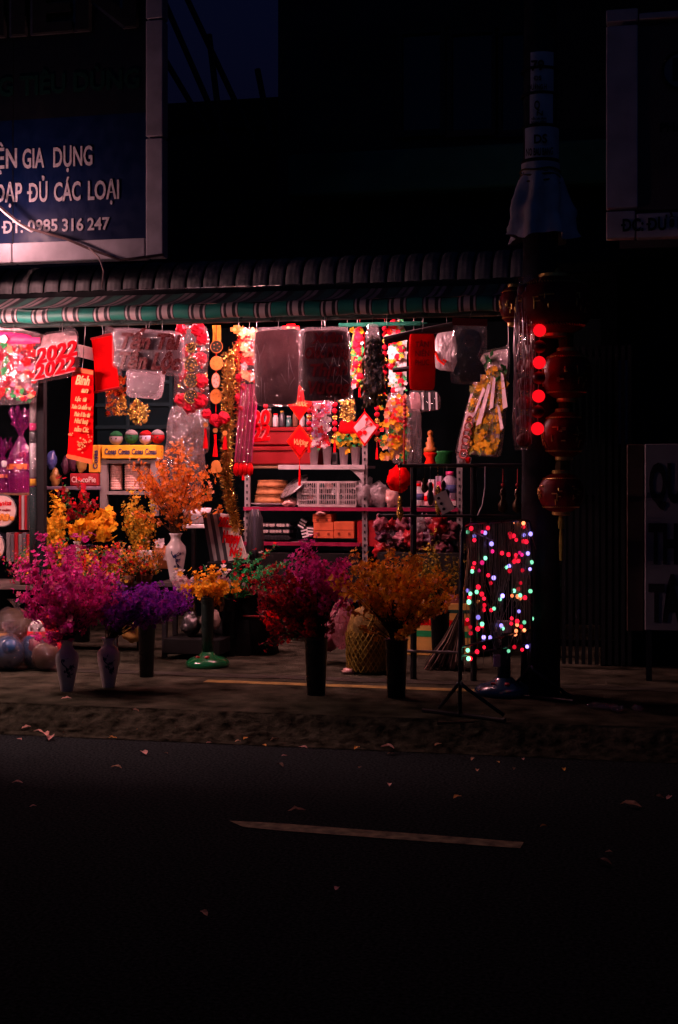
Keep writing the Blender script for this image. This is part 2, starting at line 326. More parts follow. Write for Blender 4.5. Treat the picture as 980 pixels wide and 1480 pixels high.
# ------------------------------------------------------------ lamps
def glow(name, st, col=LAMP): return emit(name, col, st)
TY = 9.68
t = T('tube_lamp', 'lit fluorescent tube glowing behind the hanging bags under the awning', 'lamp', P(445, 466, TY))
a = P(332, 461.1, TY); b = P(556, 461.1, TY); zt = (a.z+b.z)/2
g = Geo(); g.tube([(a.x, TY, zt), (b.x, TY, zt)], .014, 10); g.obj('tube', glow('tube_glow', TUBE_L, LAMP_IN), t)
g = Geo(); g.box(((a.x+b.x)/2, TY, zt+.045), (b.x-a.x+.06, .045, .045)); g.obj('fitting', WHITE, t)
a = P(-330, 476, 8.3); b = P(-30, 484, 8.3); zt = b.z
t = T('tube_lamp', 'lit fluorescent tube under the awning lip just past the left edge', 'lamp', ((a.x+b.x)/2, 8.3, zt))
g = Geo(); g.tube([(a.x, 8.3, zt), (b.x, 8.3, zt)], .014, 10); g.obj('tube', glow('tube_glow_left', TUBE2_L), t)
g = Geo(); g.box(((a.x+b.x)/2, 8.3, zt+.042), (b.x-a.x+.06, .045, .045)); g.obj('fitting', WHITE, t)
g = Geo(); g.prism([(a.x-.05, 8.3+y, zt+z) for y, z in ((-.07, -.10), (-.05, .066), (.28, .072), (.28, .080), (-.057, .074), (-.078, -.10))], (b.x-a.x+.1, 0, 0)); g.obj('added_light_shield', GREYPL, t)  # unseen plate added to keep this tube's light off road and roof
a = P(170, 430, 10.35); b = P(400, 430, 10.35); zt = 2.93  # extra fill tube, added out of sight to brighten the shop inside
t = T('tube_lamp', 'added fill tube inside the shop, hidden behind the awning above the orange blossoms', 'lamp', ((a.x+b.x)/2, 10.35, zt))
g = Geo(); g.tube([(a.x, 10.35, zt), (b.x, 10.35, zt)], .014, 10); g.obj('tube', glow('tube_glow_fill', FILL_TUBE_L, LAMP_IN), t)
g = Geo(); g.box(((a.x+b.x)/2, 10.35, zt+.036), (b.x-a.x+.06, .045, .04)); g.obj('fitting', WHITE, t)
bp = P(-17, 322, 9.32)
t = T('bare_bulb', 'bright pinkish bulb on a cable at the left edge before the blue sign', 'lamp', bp)
g = Geo(); g.ball(bp, .047, 18, 12); g.obj('globe', glow('bulb_glow', BULB_L), t)
g = Geo(); n_ = 20; g.add([bp+V((.076*sin(pi*i/8)*cos(2*pi*k/n_), -.085*cos(pi*i/8), .076*sin(pi*i/8)*sin(2*pi*k/n_)))-V((0, .02, 0)) for i in range(5) for k in range(n_)], [(i*n_+k, i*n_+(k+1) % n_, (i+1)*n_+(k+1) % n_, (i+1)*n_+k) for i in range(4) for k in range(n_)]); g.obj('shade', M('added_shade_tin', (.30, .28, .28), .4, .5), t)  # tin shade added out of view to keep bulb light off the street
g = Geo(); g.lathe(bp+V((0, 0, .034)), [(.016, 0), (.018, .05), (.008, .06)], 10); g.obj('socket', BLACK, t)

# ------------------------------------------------------------ blue sign top left
SY = 9.75
t = T('shop_sign', 'blue and black shop sign board in a white frame, upper left', 'sign', P(110, 372, SY))
xa = P(-260, 300, SY).x; e = P(213, 345, SY); o_ = P(238, 373, SY); top = P(100, -160, SY).z; zm = P(110, 168, SY).z
g = Geo(); g.box(((xa+e.x)/2, SY+.03, (e.z+zm)/2), (e.x-xa, .05, zm-e.z)); g.obj('lower_board', NAVY, t)
g = Geo(); g.box(((xa+e.x)/2, SY+.03, (top+zm)/2), (e.x-xa, .05, top-zm)); g.obj('upper_board', M('black_board', (.012, .012, .016), .4), t)
fm = M('sign_frame_sheet', (.55, .50, .56), .5, 0, .25, 5, .1, 30)
zs = [o_.z, P(225, 200, SY).z, P(225, 30, SY).z, top]
for k in range(3):
    g = Geo(); z0, z1 = zs[k]+.006, zs[k+1]-.006; g.bbox(((e.x+o_.x)/2, SY+.02, (z0+z1)/2), (o_.x-e.x-.004, .12, z1-z0), .006); g.obj('frame_panel', fm, t)
xs = [xa, P(20, 360, SY).x, e.x-.002]
for k in range(2):
    g = Geo(); g.bbox(((xs[k]+xs[k+1])/2, SY+.02, (e.z+o_.z)/2), (xs[k+1]-xs[k]-.01, .12, e.z-o_.z), .006); g.obj('frame_panel', fm, t)
g = Geo(); g.box((P(18.5, 250, SY).x, SY+.002, (e.z+top)/2), (.006, .006, top-e.z)); g.obj('board_joint', BLACK, t)
SL = M('sign_letter_paint', (.62, .55, .6), .5); SY2 = SY-.002
for w_, u0, u1, v, cap, b_ in (('ỆN', -7, 23, 243.5, 27, .02), ('GIA', 32, 63.5, 243, 27, .02), ('DỤNG', 76, 132.5, 241, 27, .02), ('ĐẠP', -8, 31, 292.5, 26, .02), ('ĐỦ', 41, 67.5, 291.5, 26, .02), ('CÁC', 77.5, 116, 290.5, 26, .02), ('LOẠI', 126, 171, 288.5, 26, .02), ('ĐT:', 4, 32, 337, 17, .02), ('0985', 40, 83, 335.5, 17, .02), ('316', 89, 119.5, 334, 17, .02), ('247', 126, 158, 332.5, 17, .02)): ptext(t, w_, SL, u0, u1, v, cap, SY2, bold=b_)
ptext(t, 'NG TIÊU DÙNG', M('dull_green_letter', (.008, .04, .032), .5), -28, 200, 141, 26, SY2, bold=.03)
ptext(t, 'HIÊN', M('dark_letter_face', (.035, .033, .036), .5), -75, 193, 56, 62, SY-.03, bold=.03, ext=.03)
ptext(t, 'HIÊN', M('letter_edge', (.14, .13, .14), .4, .5), -76, 194, 57, 63, SY+.0, bold=.045, ext=.024)

# ------------------------------------------------------------ cables
g = Geo(); g.tube([P(-40, 285, 9.56), P(0, 299, 9.58), P(30, 324, 9.6), P(45, 331, 9.62), P(95, 345, 9.64), P(130, 360, 9.64), P(175, 376, 9.64), P(236, 368, 9.64)], .011, 6)
t = g.obj('power_cable', M('cable_rubber', (.16, .10, .10), .4), smooth=True); tag(t, 'power cable sagging across the lower corner of the blue sign', 'cable')
g = Geo(); g.tube([P(-40, 280, 9.55), P(0, 302, 9.56), P(24, 322, 9.58), P(44, 334, 9.60)], .008, 6); g.obj('white_core', M('white_wire', (.7, .6, .6), .4), t)
g = Geo(); g.tube([P(128, 358, 9.58), P(143, 372, 9.55), P(150, 392, 9.5), P(147, 417, 9.5)], .006, 6)
tag(g.obj('drop_wire', M('pinkish_wire', (.55, .38, .36), .4), smooth=True), 'thin pale wire dropping from the cable onto the roof', 'wire')

# ------------------------------------------------------------ corrugated upper roof and striped awning
RX0, RX1 = P(-230, 400, 10).x, P(742, 400, 9.9).x
t = T('corrugated_roof', 'grey corrugated sheet roof with bull-nosed front edge above striped awning', 'roof', ((RX0+RX1)/2, 10, 2.93))
def panel_mesh(w):
    g = Geo(); prof = []
    for k in range(9):
        a = k/8*pi/2; prof.append((.30*(1-cos(a))-.0, .235*sin(a)))
    prof = [(p[0], p[1]) for p in prof]+[(.7, .26), (1.3, .33), (2.6, .52)]
    nx = 10; vs = []
    for (y, z) in prof:
        for i in range(nx+1):
            q = i/nx; arch = .013*sin(pi*q)**.5+.002*sin(q*pi*14)
            nrm = V((0, -1, .3)) if z < .12 else V((0, -.6, .8))
            vs.append(V((q*w, y, z))+nrm*arch)
    g.add(vs, [(j*(nx+1)+i, j*(nx+1)+i+1, (j+1)*(nx+1)+i+1, (j+1)*(nx+1)+i) for j in range(len(prof)-1) for i in range(nx)])
    return g
PW = .128; sm = M('grey_roof_sheet', (.19, .185, .19), .55, .2, .35, 8, .25, 40)
pg = panel_mesh(PW*.88); me0 = None; k = 0; x = RX0
while x < RX1:
    if me0 is None: o = pg.obj('roof_rib', sm, t, True); me0 = o.data; o.location = V((x, 9.93, 2.925))-BASE[t.name]; 
    else: o = put(me0, 'roof_rib', t, (x, 9.93+R.uniform(-.004, .004), 2.925+R.uniform(-.006, .006)))
    x += PW
me0.transform(Matrix.Translation(BASE[t.name]))
g = Geo()      # the dark green sheet under the ribs
prof = [(.02+.30*(1-cos(k/8*pi/2)), .01+.225*sin(k/8*pi/2)) for k in range(9)]+[(.7, .24), (1.3, .31), (2.6, .49)]
g.add([V((xx, 9.93+y, 2.92+z)) for y, z in prof for xx in (RX0, RX1)], [(2*j, 2*j+1, 2*j+3, 2*j+2) for j in range(len(prof)-1)])
g.obj('under_sheet', M('dark_green_sheet', (.015, .03, .03), .5), t)
g = Geo(); g.box(((RX0+RX1)/2, 9.955, 2.90), (RX1-RX0, .06, .05)); g.obj('gutter', BLACK, t)

LY, LZ = 9.25, 2.665
DKS = (.02, .022, .028); PKS = (.62, .50, .50); GNS = (.015, .26, .19)
bands = [(0, GNS), (.40, DKS), (.445, PKS), (.50, DKS), (.585, PKS), (.76, DKS), (.865, PKS), (.92, DKS), (.95, GNS)]
AW = stripes('awning_stripes', .2375, bands, None)
bands2 = [(0, (.09, .24, .20)), (.30, DKS), (.36, (.55, .42, .43)), (.5, (.08, .10, .10)), (.585, (.6, .46, .48)), (.72, (.07, .075, .08)), (.95, (.09, .24, .20))]
AW2 = stripes('awning_canvas_stripes', .2375, bands2, None)
AX1 = P(748, 440, LY).x
t = T('striped_awning', 'green pink and black striped canvas awning over the shop front', 'awning', (RX0, LY, LZ))
g = Geo()
def cf(q, s): return V((0, 0, -.03*sin(pi*s)+.008*noise.noise(V((q*40, s*3, 0)))+.006*sin(q*60)*sin(pi*s)))
g.sheet([(RX0, 9.98, 2.905), (AX1, 9.98, 2.905), (AX1, LY+.02, LZ+.055), (RX0, LY+.02, LZ+.055)], 90, 8, cf); g.obj('canvas', AW2, t, True)
g = Geo(); n = 90; pr = []
for k in range(9):
    a = radians(80-k*26); pr.append((LY+.045-.048*cos(a)*1.0-.0, LZ+.004+.052*sin(a)))
vs = []
for i in range(n+1):
    xx = RX0+(AX1-RX0)*i/n; dz = .006*sin(i*.9)+.004*noise.noise(V((i*.7, 0, 0)))
    vs += [V((xx, y, z+dz)) for y, z in pr]
m = len(pr); g.add(vs, [(i*m+k, i*m+k+1, (i+1)*m+k+1, (i+1)*m+k) for i in range(n) for k in range(m-1)]); g.obj('rolled_edge', AW, t, True)
RY, RZ = 9.5, 2.625
rx1 = P(745, 460, RY).x
g = Geo(); g.tube([(RX0, RY, RZ), (rx1, RY, RZ)], .02, 8); g.obj('rail', M('dark_green_rail', (.03, .05, .045), .35, .3), t)
g = Geo(); g.box(((RX0+rx1)/2, 9.585, 2.675), (rx1-RX0, .05, .05)); g.obj('beam', BLACK, t)
for uu in (-60, 300, 600): 
    a = P(uu, 440, 9.6); g = Geo(); g.tube([(a.x, 9.27, 2.66), (a.x+.05, 9.98, 2.86)], .014, 6); g.obj('arm', IRON, t)
g = Geo(); a = P(490, 470, 9.98); b = P(608, 470, 9.98); g.tube([(a.x, 9.98, a.z), (b.x, 9.98, a.z)], .016, 8); c = V((b.x, 9.98, a.z)); g.tube([c, c+V((.05, 0, 0))], .014, 8, .003)
tag(g.obj('green_pole', M('green_enamel', (.003, .045, .028), .5)), 'thin green pole with pale pointed tip lying behind the dark bags', 'pole')
g = Geo(); g.prism([P(-60, 452, 9.72), P(142, 505, 9.72), P(142, 523, 9.72), P(-60, 470, 9.72)], (0, .05, 0))
tag(g.obj('awning_brace', M('white_bar', (.7, .6, .6), .5)), 'white slanted awning brace bar behind the flower packs', 'brace')
g = Geo(); a = P(60, 850, 9.75); g.box((a.x, 9.75, (a.z+2.55)/2+.0), (.06, .06, 2.55-a.z)); 
t = g.obj('shop_post', M('matt_black', (.008, .008, .009), .75), None); tag(t, 'square black post holding the awning behind the left flowers', 'post')
t = T('rolled_calendars', 'tall clear tube of rolled paper calendars beside the black post', 'tube', P(48, 820, 9.72))
for k, (v0, v1, mm) in enumerate(((575, 612, GREYPL), (612, 622, PINK), (624, 640, DARKG), (641, 690, M('pale_roll', (.45, .42, .45), .5)), (692, 702, YELLOW), (704, 820, M('dark_teal_roll', (.03, .06, .06), .5)))):
    a = P(48, v1, 9.72); b = P(48, v0, 9.72); g = Geo(); g.tube([a, V((a.x, a.y, b.z))], .026, 10); g.obj('roll', mm, t, True)
g = Geo(); a = P(48, 822, 9.72); b = P(48, 572, 9.72); g.tube([a, V((a.x, a.y, b.z))], .031, 12); g.obj('sleeve', CLEAR2, t, True)

# ------------------------------------------------------------ goods hung from the rail
HY = 9.46
def hook(root, u, vt, Y):
    p = P(u, vt, Y); g = Geo(); g.tube([p, p+V((.004, 0, .03)), V((p.x, RY if abs(Y-RY) < .2 else Y, RZ+.02 if Y < 9.8 else RZ+.1))], .0025, 5); g.obj('hook', STEEL, root)
def vmid(cs): return sum(c[1] for c in cs)/len(cs)
def bag(name, label, cat, cs, Y, th, mat, hk=None, group=None, seed=0, nu=22, nv=26, wr=.008, rnd=.015):
    """a film bag from four corner pixels tl,tr,br,bl"""
    q = quad(Y, *cs); base = (q[2]+q[3])/2
    t = T(name, label, cat, base, group)
    g = Geo(); g.pillow(q, th, nu, nv, wr, seed, rnd); g.obj('film', mat, t, True)
    if hk: hook(t, hk[0], hk[1], Y)
    return t
def inner(root, name, cs, Y, th, mat, seed=1, wr=.004, rnd=.012):
    g = Geo(); g.pillow(quad(Y, *cs), th, 8, 8, wr, seed, rnd); return g.obj(name, mat, root, True)
def folds(root, cs, Y, n, seed):
    """thin raised creases in the plastic, coloured pale to stand in for glints"""
    rr = random.Random(seed); q = quad(Y, *cs); g = Geo()
    for i in range(n):
        a, b = rr.uniform(.08, .92), rr.uniform(.05, .75); L = rr.uniform(.12, .4); sl = rr.gauss(0, .14); pts = []
        for j in range(5):
            k = j/4; s_, t_ = min(.97, max(.03, a+sl*k+.012*sin(k*5+i))), min(.97, b+L*k); e = max(0, (1-abs(2*s_-1)**3)*(1-abs(2*t_-1)**3))**.5
            pts.append(q[0].lerp(q[1], s_).lerp(q[3].lerp(q[2], s_), t_)+V((0, -.047*e-.006, 0)))
        g.tube(pts, rr.uniform(.0012, .0028), 3, .0004)
    o = g.obj('folds', M('glint_crease', (.60, .52, .56), .22), root); o['kind'] = 'stuff'
def discs(root, name, spots, Y, mat, stuff=False, depth=.006, n=10):
    """small flat round pieces at pixel spots (u,v,r)"""
    g = Geo()
    for (u, v, r) in spots:
        c = P(u, v, Y); rr = r*mpp(u, Y); g.prism([c+V((rr*cos(2*pi*k/n), 0, rr*sin(2*pi*k/n))) for k in range(n)], (0, depth, 0))
    o = g.obj(name, mat, root)
    if stuff: o['kind'] = 'stuff'
    return o
def blossoms(root, name, u0, v0, u1, v1, Y, n, r, mats, seed=0, dy=.01, k=5, inside=None):
    """flat paper flowers scattered over a pixel box; one loose mass"""
    rr = random.Random(seed); g = Geo()
    for i in range(n):
        u, v = rr.uniform(u0, u1), rr.uniform(v0, v1)
        if inside and not inside(u, v): continue
        g.mi = rr.randrange(len(mats)); g.flower(P(u, v, Y+rr.uniform(-dy, dy)), (rr.uniform(-.4, .4), -1, rr.uniform(-.3, .5)), r*mpp(u, Y)*rr.uniform(.6, 1.3), k, .2)
    o = g.obj(name, mats, root); o['kind'] = 'stuff'; return o
PW_ = petal('white_petal', (.8, .66, .66)); PP_ = petal('pink_petal', (.85, .18, .30)); PR_ = petal('red_petal', (.72, .015, .02)); PY_ = petal('yellow_petal', (.85, .42, .02))
PO_ = petal('orange_petal', (.95, .26, .03), .45); PM_ = petal('magenta_petal', (.80, .03, .30)); PM2 = petal('deep_magenta_petal', (.50, .015, .22)); PV_ = petal('violet_petal', (.32, .03, .50)); PV2 = petal('deep_violet_petal', (.17, .015, .34))
PD_ = petal('dark_red_petal', (.34, .01, .025)); PL_ = petal('peach_petal', (.85, .36, .18)); PG_ = petal('olive_petal', (.45, .32, .03)); PA_ = petal('amber_petal', (.80, .34, .02))
PGN = petal('print_green', (.04, .35, .10))

# far left: flower pack with white header
t = bag('flower_pack', 'clear pack of pink, red and white paper flowers at the far left edge', 'pack', ((-40, 478), (58, 478), (54, 583), (-36, 588)), HY+.1, .06, CLEAR, (30, 480), seed=2)
blossoms(t, 'paper_flowers', -35, 492, 50, 578, HY+.085, 190, 6, [PW_, PP_, PR_, PL_, PR_, PD_, PP_, PGN], 3, .02)
inner(t, 'card', ((-36, 486), (46, 486), (44, 570), (-32, 574)), HY+.13, .01, M('pink_card', (.35, .08, .12), .6), 4)
g = Geo(); g.pillow(quad(HY+.065, (-40, 476), (58, 484), (58, 500), (-40, 492)), .02, 8, 4, .004, 3); g.obj('header', M('hot_pink_card', (.8, .03, .16), .45), t, True)
discs(t, 'star', [(5, 490, 7)], HY+.03, WHITE, n=5)
# 2022 pack
t = bag('number_pack', 'pinkish plastic pack of glossy red 2022 cut-out numbers', 'pack', ((60, 481), (113, 474), (117, 541), (50, 556)), HY-.04, .09, CLEAR2, (86, 478), seed=5, wr=.012)
inner(t, 'paper', ((61, 484), (111, 478), (114, 536), (53, 550)), HY-.03, .05, M('pinkish_paper', (.55, .32, .34), .5), 6)
for (u, v, u1, cap, b, ro) in ((53, 526, 115, 20, .035, .20), (50, 548, 112, 19, .03, .20)):
    ptext(t, '2022', M('pale_outline', (.75, .36, .36), .6), u-.8, u1+.8, v+.8, cap+1.6, HY-.088, bold=b+.03, shear=.25, rot=ro, name='number_outline', ext=.006)
    ptext(t, '2022', LETRED, u, u1, v, cap, HY-.094, bold=b, shear=.25, rot=ro, name='number', ext=.008)
inner(t, 'knot', ((94, 470), (110, 474), (108, 486), (92, 484)), HY-.07, .06, CLEAR, 8, .015)
# red banner with gold writing
t = T('red_banner', 'long red cloth banner with gold handwriting and orange ends', 'banner', P(116, 668, HY-.02))
q = quad(HY-.02, (104, 529), (135, 535), (133, 671), (97, 662))
def bend(q_, s): return V((0, .012*sin(s*3)+.006*noise.noise(V((q_*2, s*5, 1))), 0))
g = Geo(); g.sheet(q, 6, 20, bend); g.sheet([p+V((0, .005, 0)) for p in q], 6, 20, bend); g.obj('cloth', M('red_satin', (.72, .004, .006), .96, 0, .12), t, True)
for cs in (((104.3, 530), (135, 536), (134.8, 542), (104, 536)), ((97, 656), (133, 664), (133, 671), (96.6, 662))):
    g = Geo(); g.prism(quad(HY-.028, *cs), (0, -.008, 0)); g.obj('end_band', M('orange_band', (.85, .17, .05), .5), t)
lines = (('Bính', 108, 129, 555, 13), ('an', 117, 127, 567, 8), ('Lộc  tài', 108, 125, 579, 6), ('Xuân Có nhiều vui', 103, 132, 590, 6), ('Phúc ở lâu dài', 107, 130, 601, 6), ('Như hoạ', 107, 127, 611, 7), ('năm Cát.', 107, 128, 623, 7))
for (s, u0, u1, v, cap) in lines: ptext(t, s, GOLDP, u0, u1, v, cap, HY-.036, bold=.03, shear=.3, rot=-.10, name='writing')
rr = random.Random(4)
discs(t, 'gold_blossoms', [(101+rr.gauss(0, 2.2), 628+rr.gauss(0, 2), 1.1) for _ in range(7)]+[(117+rr.gauss(0, 4), 643+rr.gauss(0, 5), 1.3) for _ in range(26)]+[(128+rr.gauss(0, 2.2), 636+rr.gauss(0, 3), 1.1) for _ in range(8)], HY-.036, GOLDP, True, .003, 6)
hook(t, 119, 531, HY-.02)
# plain red scroll
t = T('red_scroll', 'plain bright red hanging scroll tilted beside the long red banner', 'scroll', P(152, 567, HY+.05))
q = quad(HY+.06, (132, 490), (161, 483), (172, 560), (138, 566))
g = Geo(); g.sheet(q, 5, 10, bend); g.sheet([p+V((0, .006, 0)) for p in q], 5, 10, bend); g.obj('cloth', M('red_satin', (0, 0, 0)), t, True)
for a_, b_ in (((131, 490), (162, 482.5)), ((137, 567), (173, 560))):
    g = Geo(); g.tube([P(*a_, HY+.055), P(*b_, HY+.055)], .009, 8); g.obj('rod', DKRED, t)
hook(t, 148, 485, HY+.06)
t = bag('gold_packet', 'small packet of gold beads behind the plain red scroll', 'packet', ((150, 470), (168, 474), (184, 600), (153, 602)), HY+.2, .04, CLEAR2, (155, 472), seed=12)
blossoms(t, 'gold_beads', 153, 545, 182, 600, HY+.18, 150, 3.2, [GOLD, GOLD, M('dark_gold', (.4, .2, .03), .3, .8)], 12, .01)
t = bag('gold_packet', 'small diamond-tilted packet of gold beads under the lettered bag', 'packet', ((184, 583), (203, 576), (218, 602), (197, 618)), HY+.2, .04, CLEAR2, (196, 578), seed=13)
blossoms(t, 'gold_beads', 186, 578, 216, 615, HY+.18, 130, 3.2, [GOLD, M('dark_gold', (0, 0, 0))], 13, .01, inside=lambda u, v: abs(u-201)/19+abs(v-597)/23 < 1)
# Tan Tai Tan Loc bag
t = bag('letter_bag', 'cloudy bag of dark red letters reading Tấn Tài Tấn Lộc', 'bag', ((163, 471), (266, 480), (268, 546), (162, 534)), HY-.03, .07, film('cloudy_film', op=.14, body=(.75, .62, .68)), (215, 474), seed=20, wr=.011)
inner(t, 'board', ((165, 474), (262, 482), (264, 541), (165, 531)), HY+.0, .02, M('mauve_paper', (.30, .20, .23), .6), 21)
LD = M('dark_red_letter', (.11, .006, .008), .3)
for (s, u0, u1, v, cap, ro) in (('Tấn Tài', 171, 258, 503, 21, -.04), ('Tấn Lộc', 168, 258, 531, 22, -.05)):
    ptext(t, s, LD, u0, u1, v, cap, HY-.082, bold=.045, shear=.3, rot=ro, name='letter', ext=.008)
folds(t, ((165, 474), (262, 482), (264, 541), (165, 531)), HY-.035, 12, 3)
t = bag('clear_bag', 'empty crumpled clear bag below the dark red lettered bag', 'bag', ((182, 532), (240, 536), (234, 578), (183, 574)), HY+.06, .05, MILKY, (212, 534), seed=22, wr=.014)
inner(t, 'folded_paper', ((188, 536), (234, 540), (228, 570), (188, 568)), HY+.06, .015, M('lilac_paper', (.5, .36, .42), .6), 23)
# garland strip with coins in clear plastic
GY = 10.12
t = bag('garland_bag', 'long clear bag of red pompoms and three dark gold coins', 'bag', ((252, 470), (301, 470), (304, 655), (250, 660)), GY, .09, CLEAR, (278, 472), seed=30, wr=.02, nv=26)
rr = random.Random(5)
for (u, v, r) in ((262, 477, 9), (285, 476, 10), (292, 490, 9), (265, 510, 7), (289, 518, 9), (264, 541, 6), (291, 551, 10), (262, 578, 9), (290, 580, 11), (275, 588, 10)):
    c = P(u, v, GY); g = Geo(); g.ball(c, r*mpp(u, GY), 12, 9, .5, 7); g.obj('pompom', petal('pompom_red', (.8, .015, .045)), t)
for v in (503, 527, 550, 573):
    c = P(276, v, GY-.05); r = (9.5 if v > 510 else 7)*mpp(276, GY); g = Geo()
    g.prism([c+V((r*cos(2*pi*k/18), 0, r*sin(2*pi*k/18))) for k in range(18)], (0, .012, 0)); o = g.obj('coin', M('black_lacquer', (.02, .02, .012), .3), t)
    g = Geo(); g.tube([c+V((r*cos(2*pi*k/18), -.002, r*sin(2*pi*k/18))) for k in range(19)], .0035, 5)
    for k in range(8):
        a = 2*pi*k/8; p = c+V((.68*r*cos(a), -.004, .68*r*sin(a))); g.box(p, (.009, .006, .012), Matrix.Rotation(-a, 3, 'Y'))
    for k in range(4): g.box(c+V((rr.uniform(-.3, .3)*r, -.004, rr.uniform(-.3, .3)*r)), (.012, .006, .009))
    g.obj('coin_relief', GOLD, o)
blossoms(t, 'foil_scraps', 256, 490, 300, 600, GY+.02, 90, 3.5, [GOLD, PW_, PR_], 31, .03)
t = bag('plastic_sleeve', 'long empty crinkled clear sleeve hanging behind the orange blossoms', 'bag', ((246, 585), (302, 590), (290, 735), (225, 735)), GY+.32, .08, MILKY, None, seed=33, wr=.03, nv=24)
# medallion string
t = T('medallion_string', 'string of dark, orange and oval gold medallions on yellow ribbon', 'ornament', P(312, 600, GY-.05))
g = Geo(); g.sheet(quad(GY-.03, (307, 470), (319, 470), (319, 495), (307, 495)), 2, 4, bend); g.obj('ribbon', M('gold_ribbon', (.75, .42, .05), .4, .3), t)
for (u, v, rx, ry, mm) in ((313, 501, 9, 9, M('black_lacquer', (0, 0, 0))), (313, 525, 9.5, 10, M('orange_lacquer', (.8, .28, .05), .35)), (312, 550, 6, 11, M('pale_enamel', (.8, .5, .4), .35)), (312, 573, 8.5, 10.5, M('orange_lacquer', (0, 0, 0)))):
    c = P(u, v, GY-.05); s = mpp(u, GY); g = Geo(); g.prism([c+V((rx*s*cos(2*pi*k/18), 0, ry*s*sin(2*pi*k/18))) for k in range(18)], (0, .012, 0)); o = g.obj('medallion', mm, t)
    g = Geo(); g.tube([c+V((rx*s*cos(2*pi*k/18), -.002, ry*s*sin(2*pi*k/18))) for k in range(19)], .003, 5)
    for k in range(5): a = 2*pi*k/5; g.ball(c+V((.5*rx*s*cos(a), -.003, .5*ry*s*sin(a))), .005, 6, 4)
    g.obj('relief', M('ochre_relief', (.5, .16, .03), .4), o)
g = Geo(); g.tube([P(313, 470, GY-.04), P(312, 600, GY-.04)], .003, 5); g.obj('cord', RED, t)
t = T('tassel_cluster', 'cluster of red pompoms with two long red tassels under the medallions', 'ornament', P(305, 690, GY-.08))
for (u, v, r) in ((298, 598, 7), (310, 606, 8), (323, 604, 9), (314, 612, 6)):
    g = Geo(); g.ball(P(u, v, GY-.1), r*mpp(u, GY), 10, 8, .35, 6); g.obj('pompom', petal('pompom_red', (0, 0, 0)), t)
for (u, v0, v1) in ((297, 620, 648), (311, 628, 660), (325, 632, 650)):
    g = Geo(); c = P(u, v0-6, GY-.1); g.prism([c+V((.02*cos(k*pi/3), 0, .02*sin(k*pi/3))) for k in range(6)], (0, .01, 0)); g.obj('charm', M('orange_lacquer', (0, 0, 0)), t)
    g = Geo(); g.lathe(P(u, v1, GY-.1), [(.021, 0), (.017, .05), (.010, .10), (.012, P(u, v0, GY).z-P(u, v1, GY).z)], 9, wob=.3); g.obj('tassel', RED, t)
discs(t, 'gold_flower', [(312, 672, 7), (309, 679, 5), (316, 678, 5)], GY-.1, M('orange_lacquer', (0, 0, 0)))
# tinsel
def tinsel(name, label, pts, Y, r, n, seed, mats, group=None):
    rr = random.Random(seed); t = T(name, label, 'tinsel', P(*pts[-1], Y), group); g = Geo(); ps = [P(u, v, Y) for u, v in pts]
    g.tube(ps, .004, 5); g.obj('cord', M('dark_gold', (0, 0, 0)), t); g = Geo()
    for i in range(n):
        q = rr.random()*(len(ps)-1); k = int(q); c = ps[k].lerp(ps[k+1], q-k); d = V((rr.gauss(0, 1), rr.gauss(0, 1), rr.gauss(-.2, .7))).normalized()
        g.mi = rr.randrange(len(mats)); g.leaf(c+d*r*rr.random()*.5, d, r*rr.uniform(.5, 1), .004)
    o = g.obj('foil_fringe', mats, t); o['kind'] = 'stuff'; return t
GT = [GOLD, M('bright_gold', (.95, .62, .18), .18, 1), M('dark_gold', (0, 0, 0))]
tinsel('tinsel_garland', 'glittering gold tinsel garland, the longer one beside the pink straws', [(330, 508), (327, 570), (327, 640), (326, 690), (333, 725), (344, 768)], GY-.02, .052, 2600, 1, GT)
tinsel('tinsel_garland', 'shorter gold tinsel garland hanging just right of the medallions', [(338, 500), (336, 560), (333, 620), (329, 700), (336, 745), (341, 765)], GY+.1, .045, 1600, 2, GT)
tinsel('tinsel_garland', 'red and gold tinsel strand beside the clear straw sleeve', [(348, 474), (345, 520), (347, 580), (347, 640)], GY+.05, .04, 900, 3, [GOLD, PR_, PR_])
# straw bag
t = bag('straw_sleeve', 'clear sleeve of long magenta tasselled joss straws with red tips', 'sleeve', ((352, 474), (372, 474), (365, 690), (337, 688)), GY-.12, .05, CLEAR2, (360, 474), seed=41, nv=26)
for k in range(9):
    u = 340+k*2.9; g = Geo(); g.tube([P(u+10, 555, GY-.12), P(u+6, 600, GY-.12), P(u, 668, GY-.12)], .007, 5); g.obj('straw', [M('magenta_straw', (.6, .02, .14), .4), M('crimson_straw', (.32, .01, .06), .4)][k % 2], t)
for k in range(4):
    u = 342+k*6.5; g = Geo(); c = P(u, 688, GY-.12); g.lathe(c, [(.004, 0), (.022, .02), (.026, .06), (.012, .10)], 9); g.obj('red_tip', RED, t, True)
blossoms(t, 'paper_sheath', 352, 478, 372, 552, GY-.13, 60, 6, [PL_, PW_, PL_, PR_], 43, .01)
for k, (u, v) in enumerate(((346, 546), (352, 560), (345, 575), (350, 590))):
    g = Geo(); g.ball(P(u, v, GY-.1), .032, 9, 7, .4, 6); g.obj('pompom', petal('pompom_red', (0, 0, 0)), t)
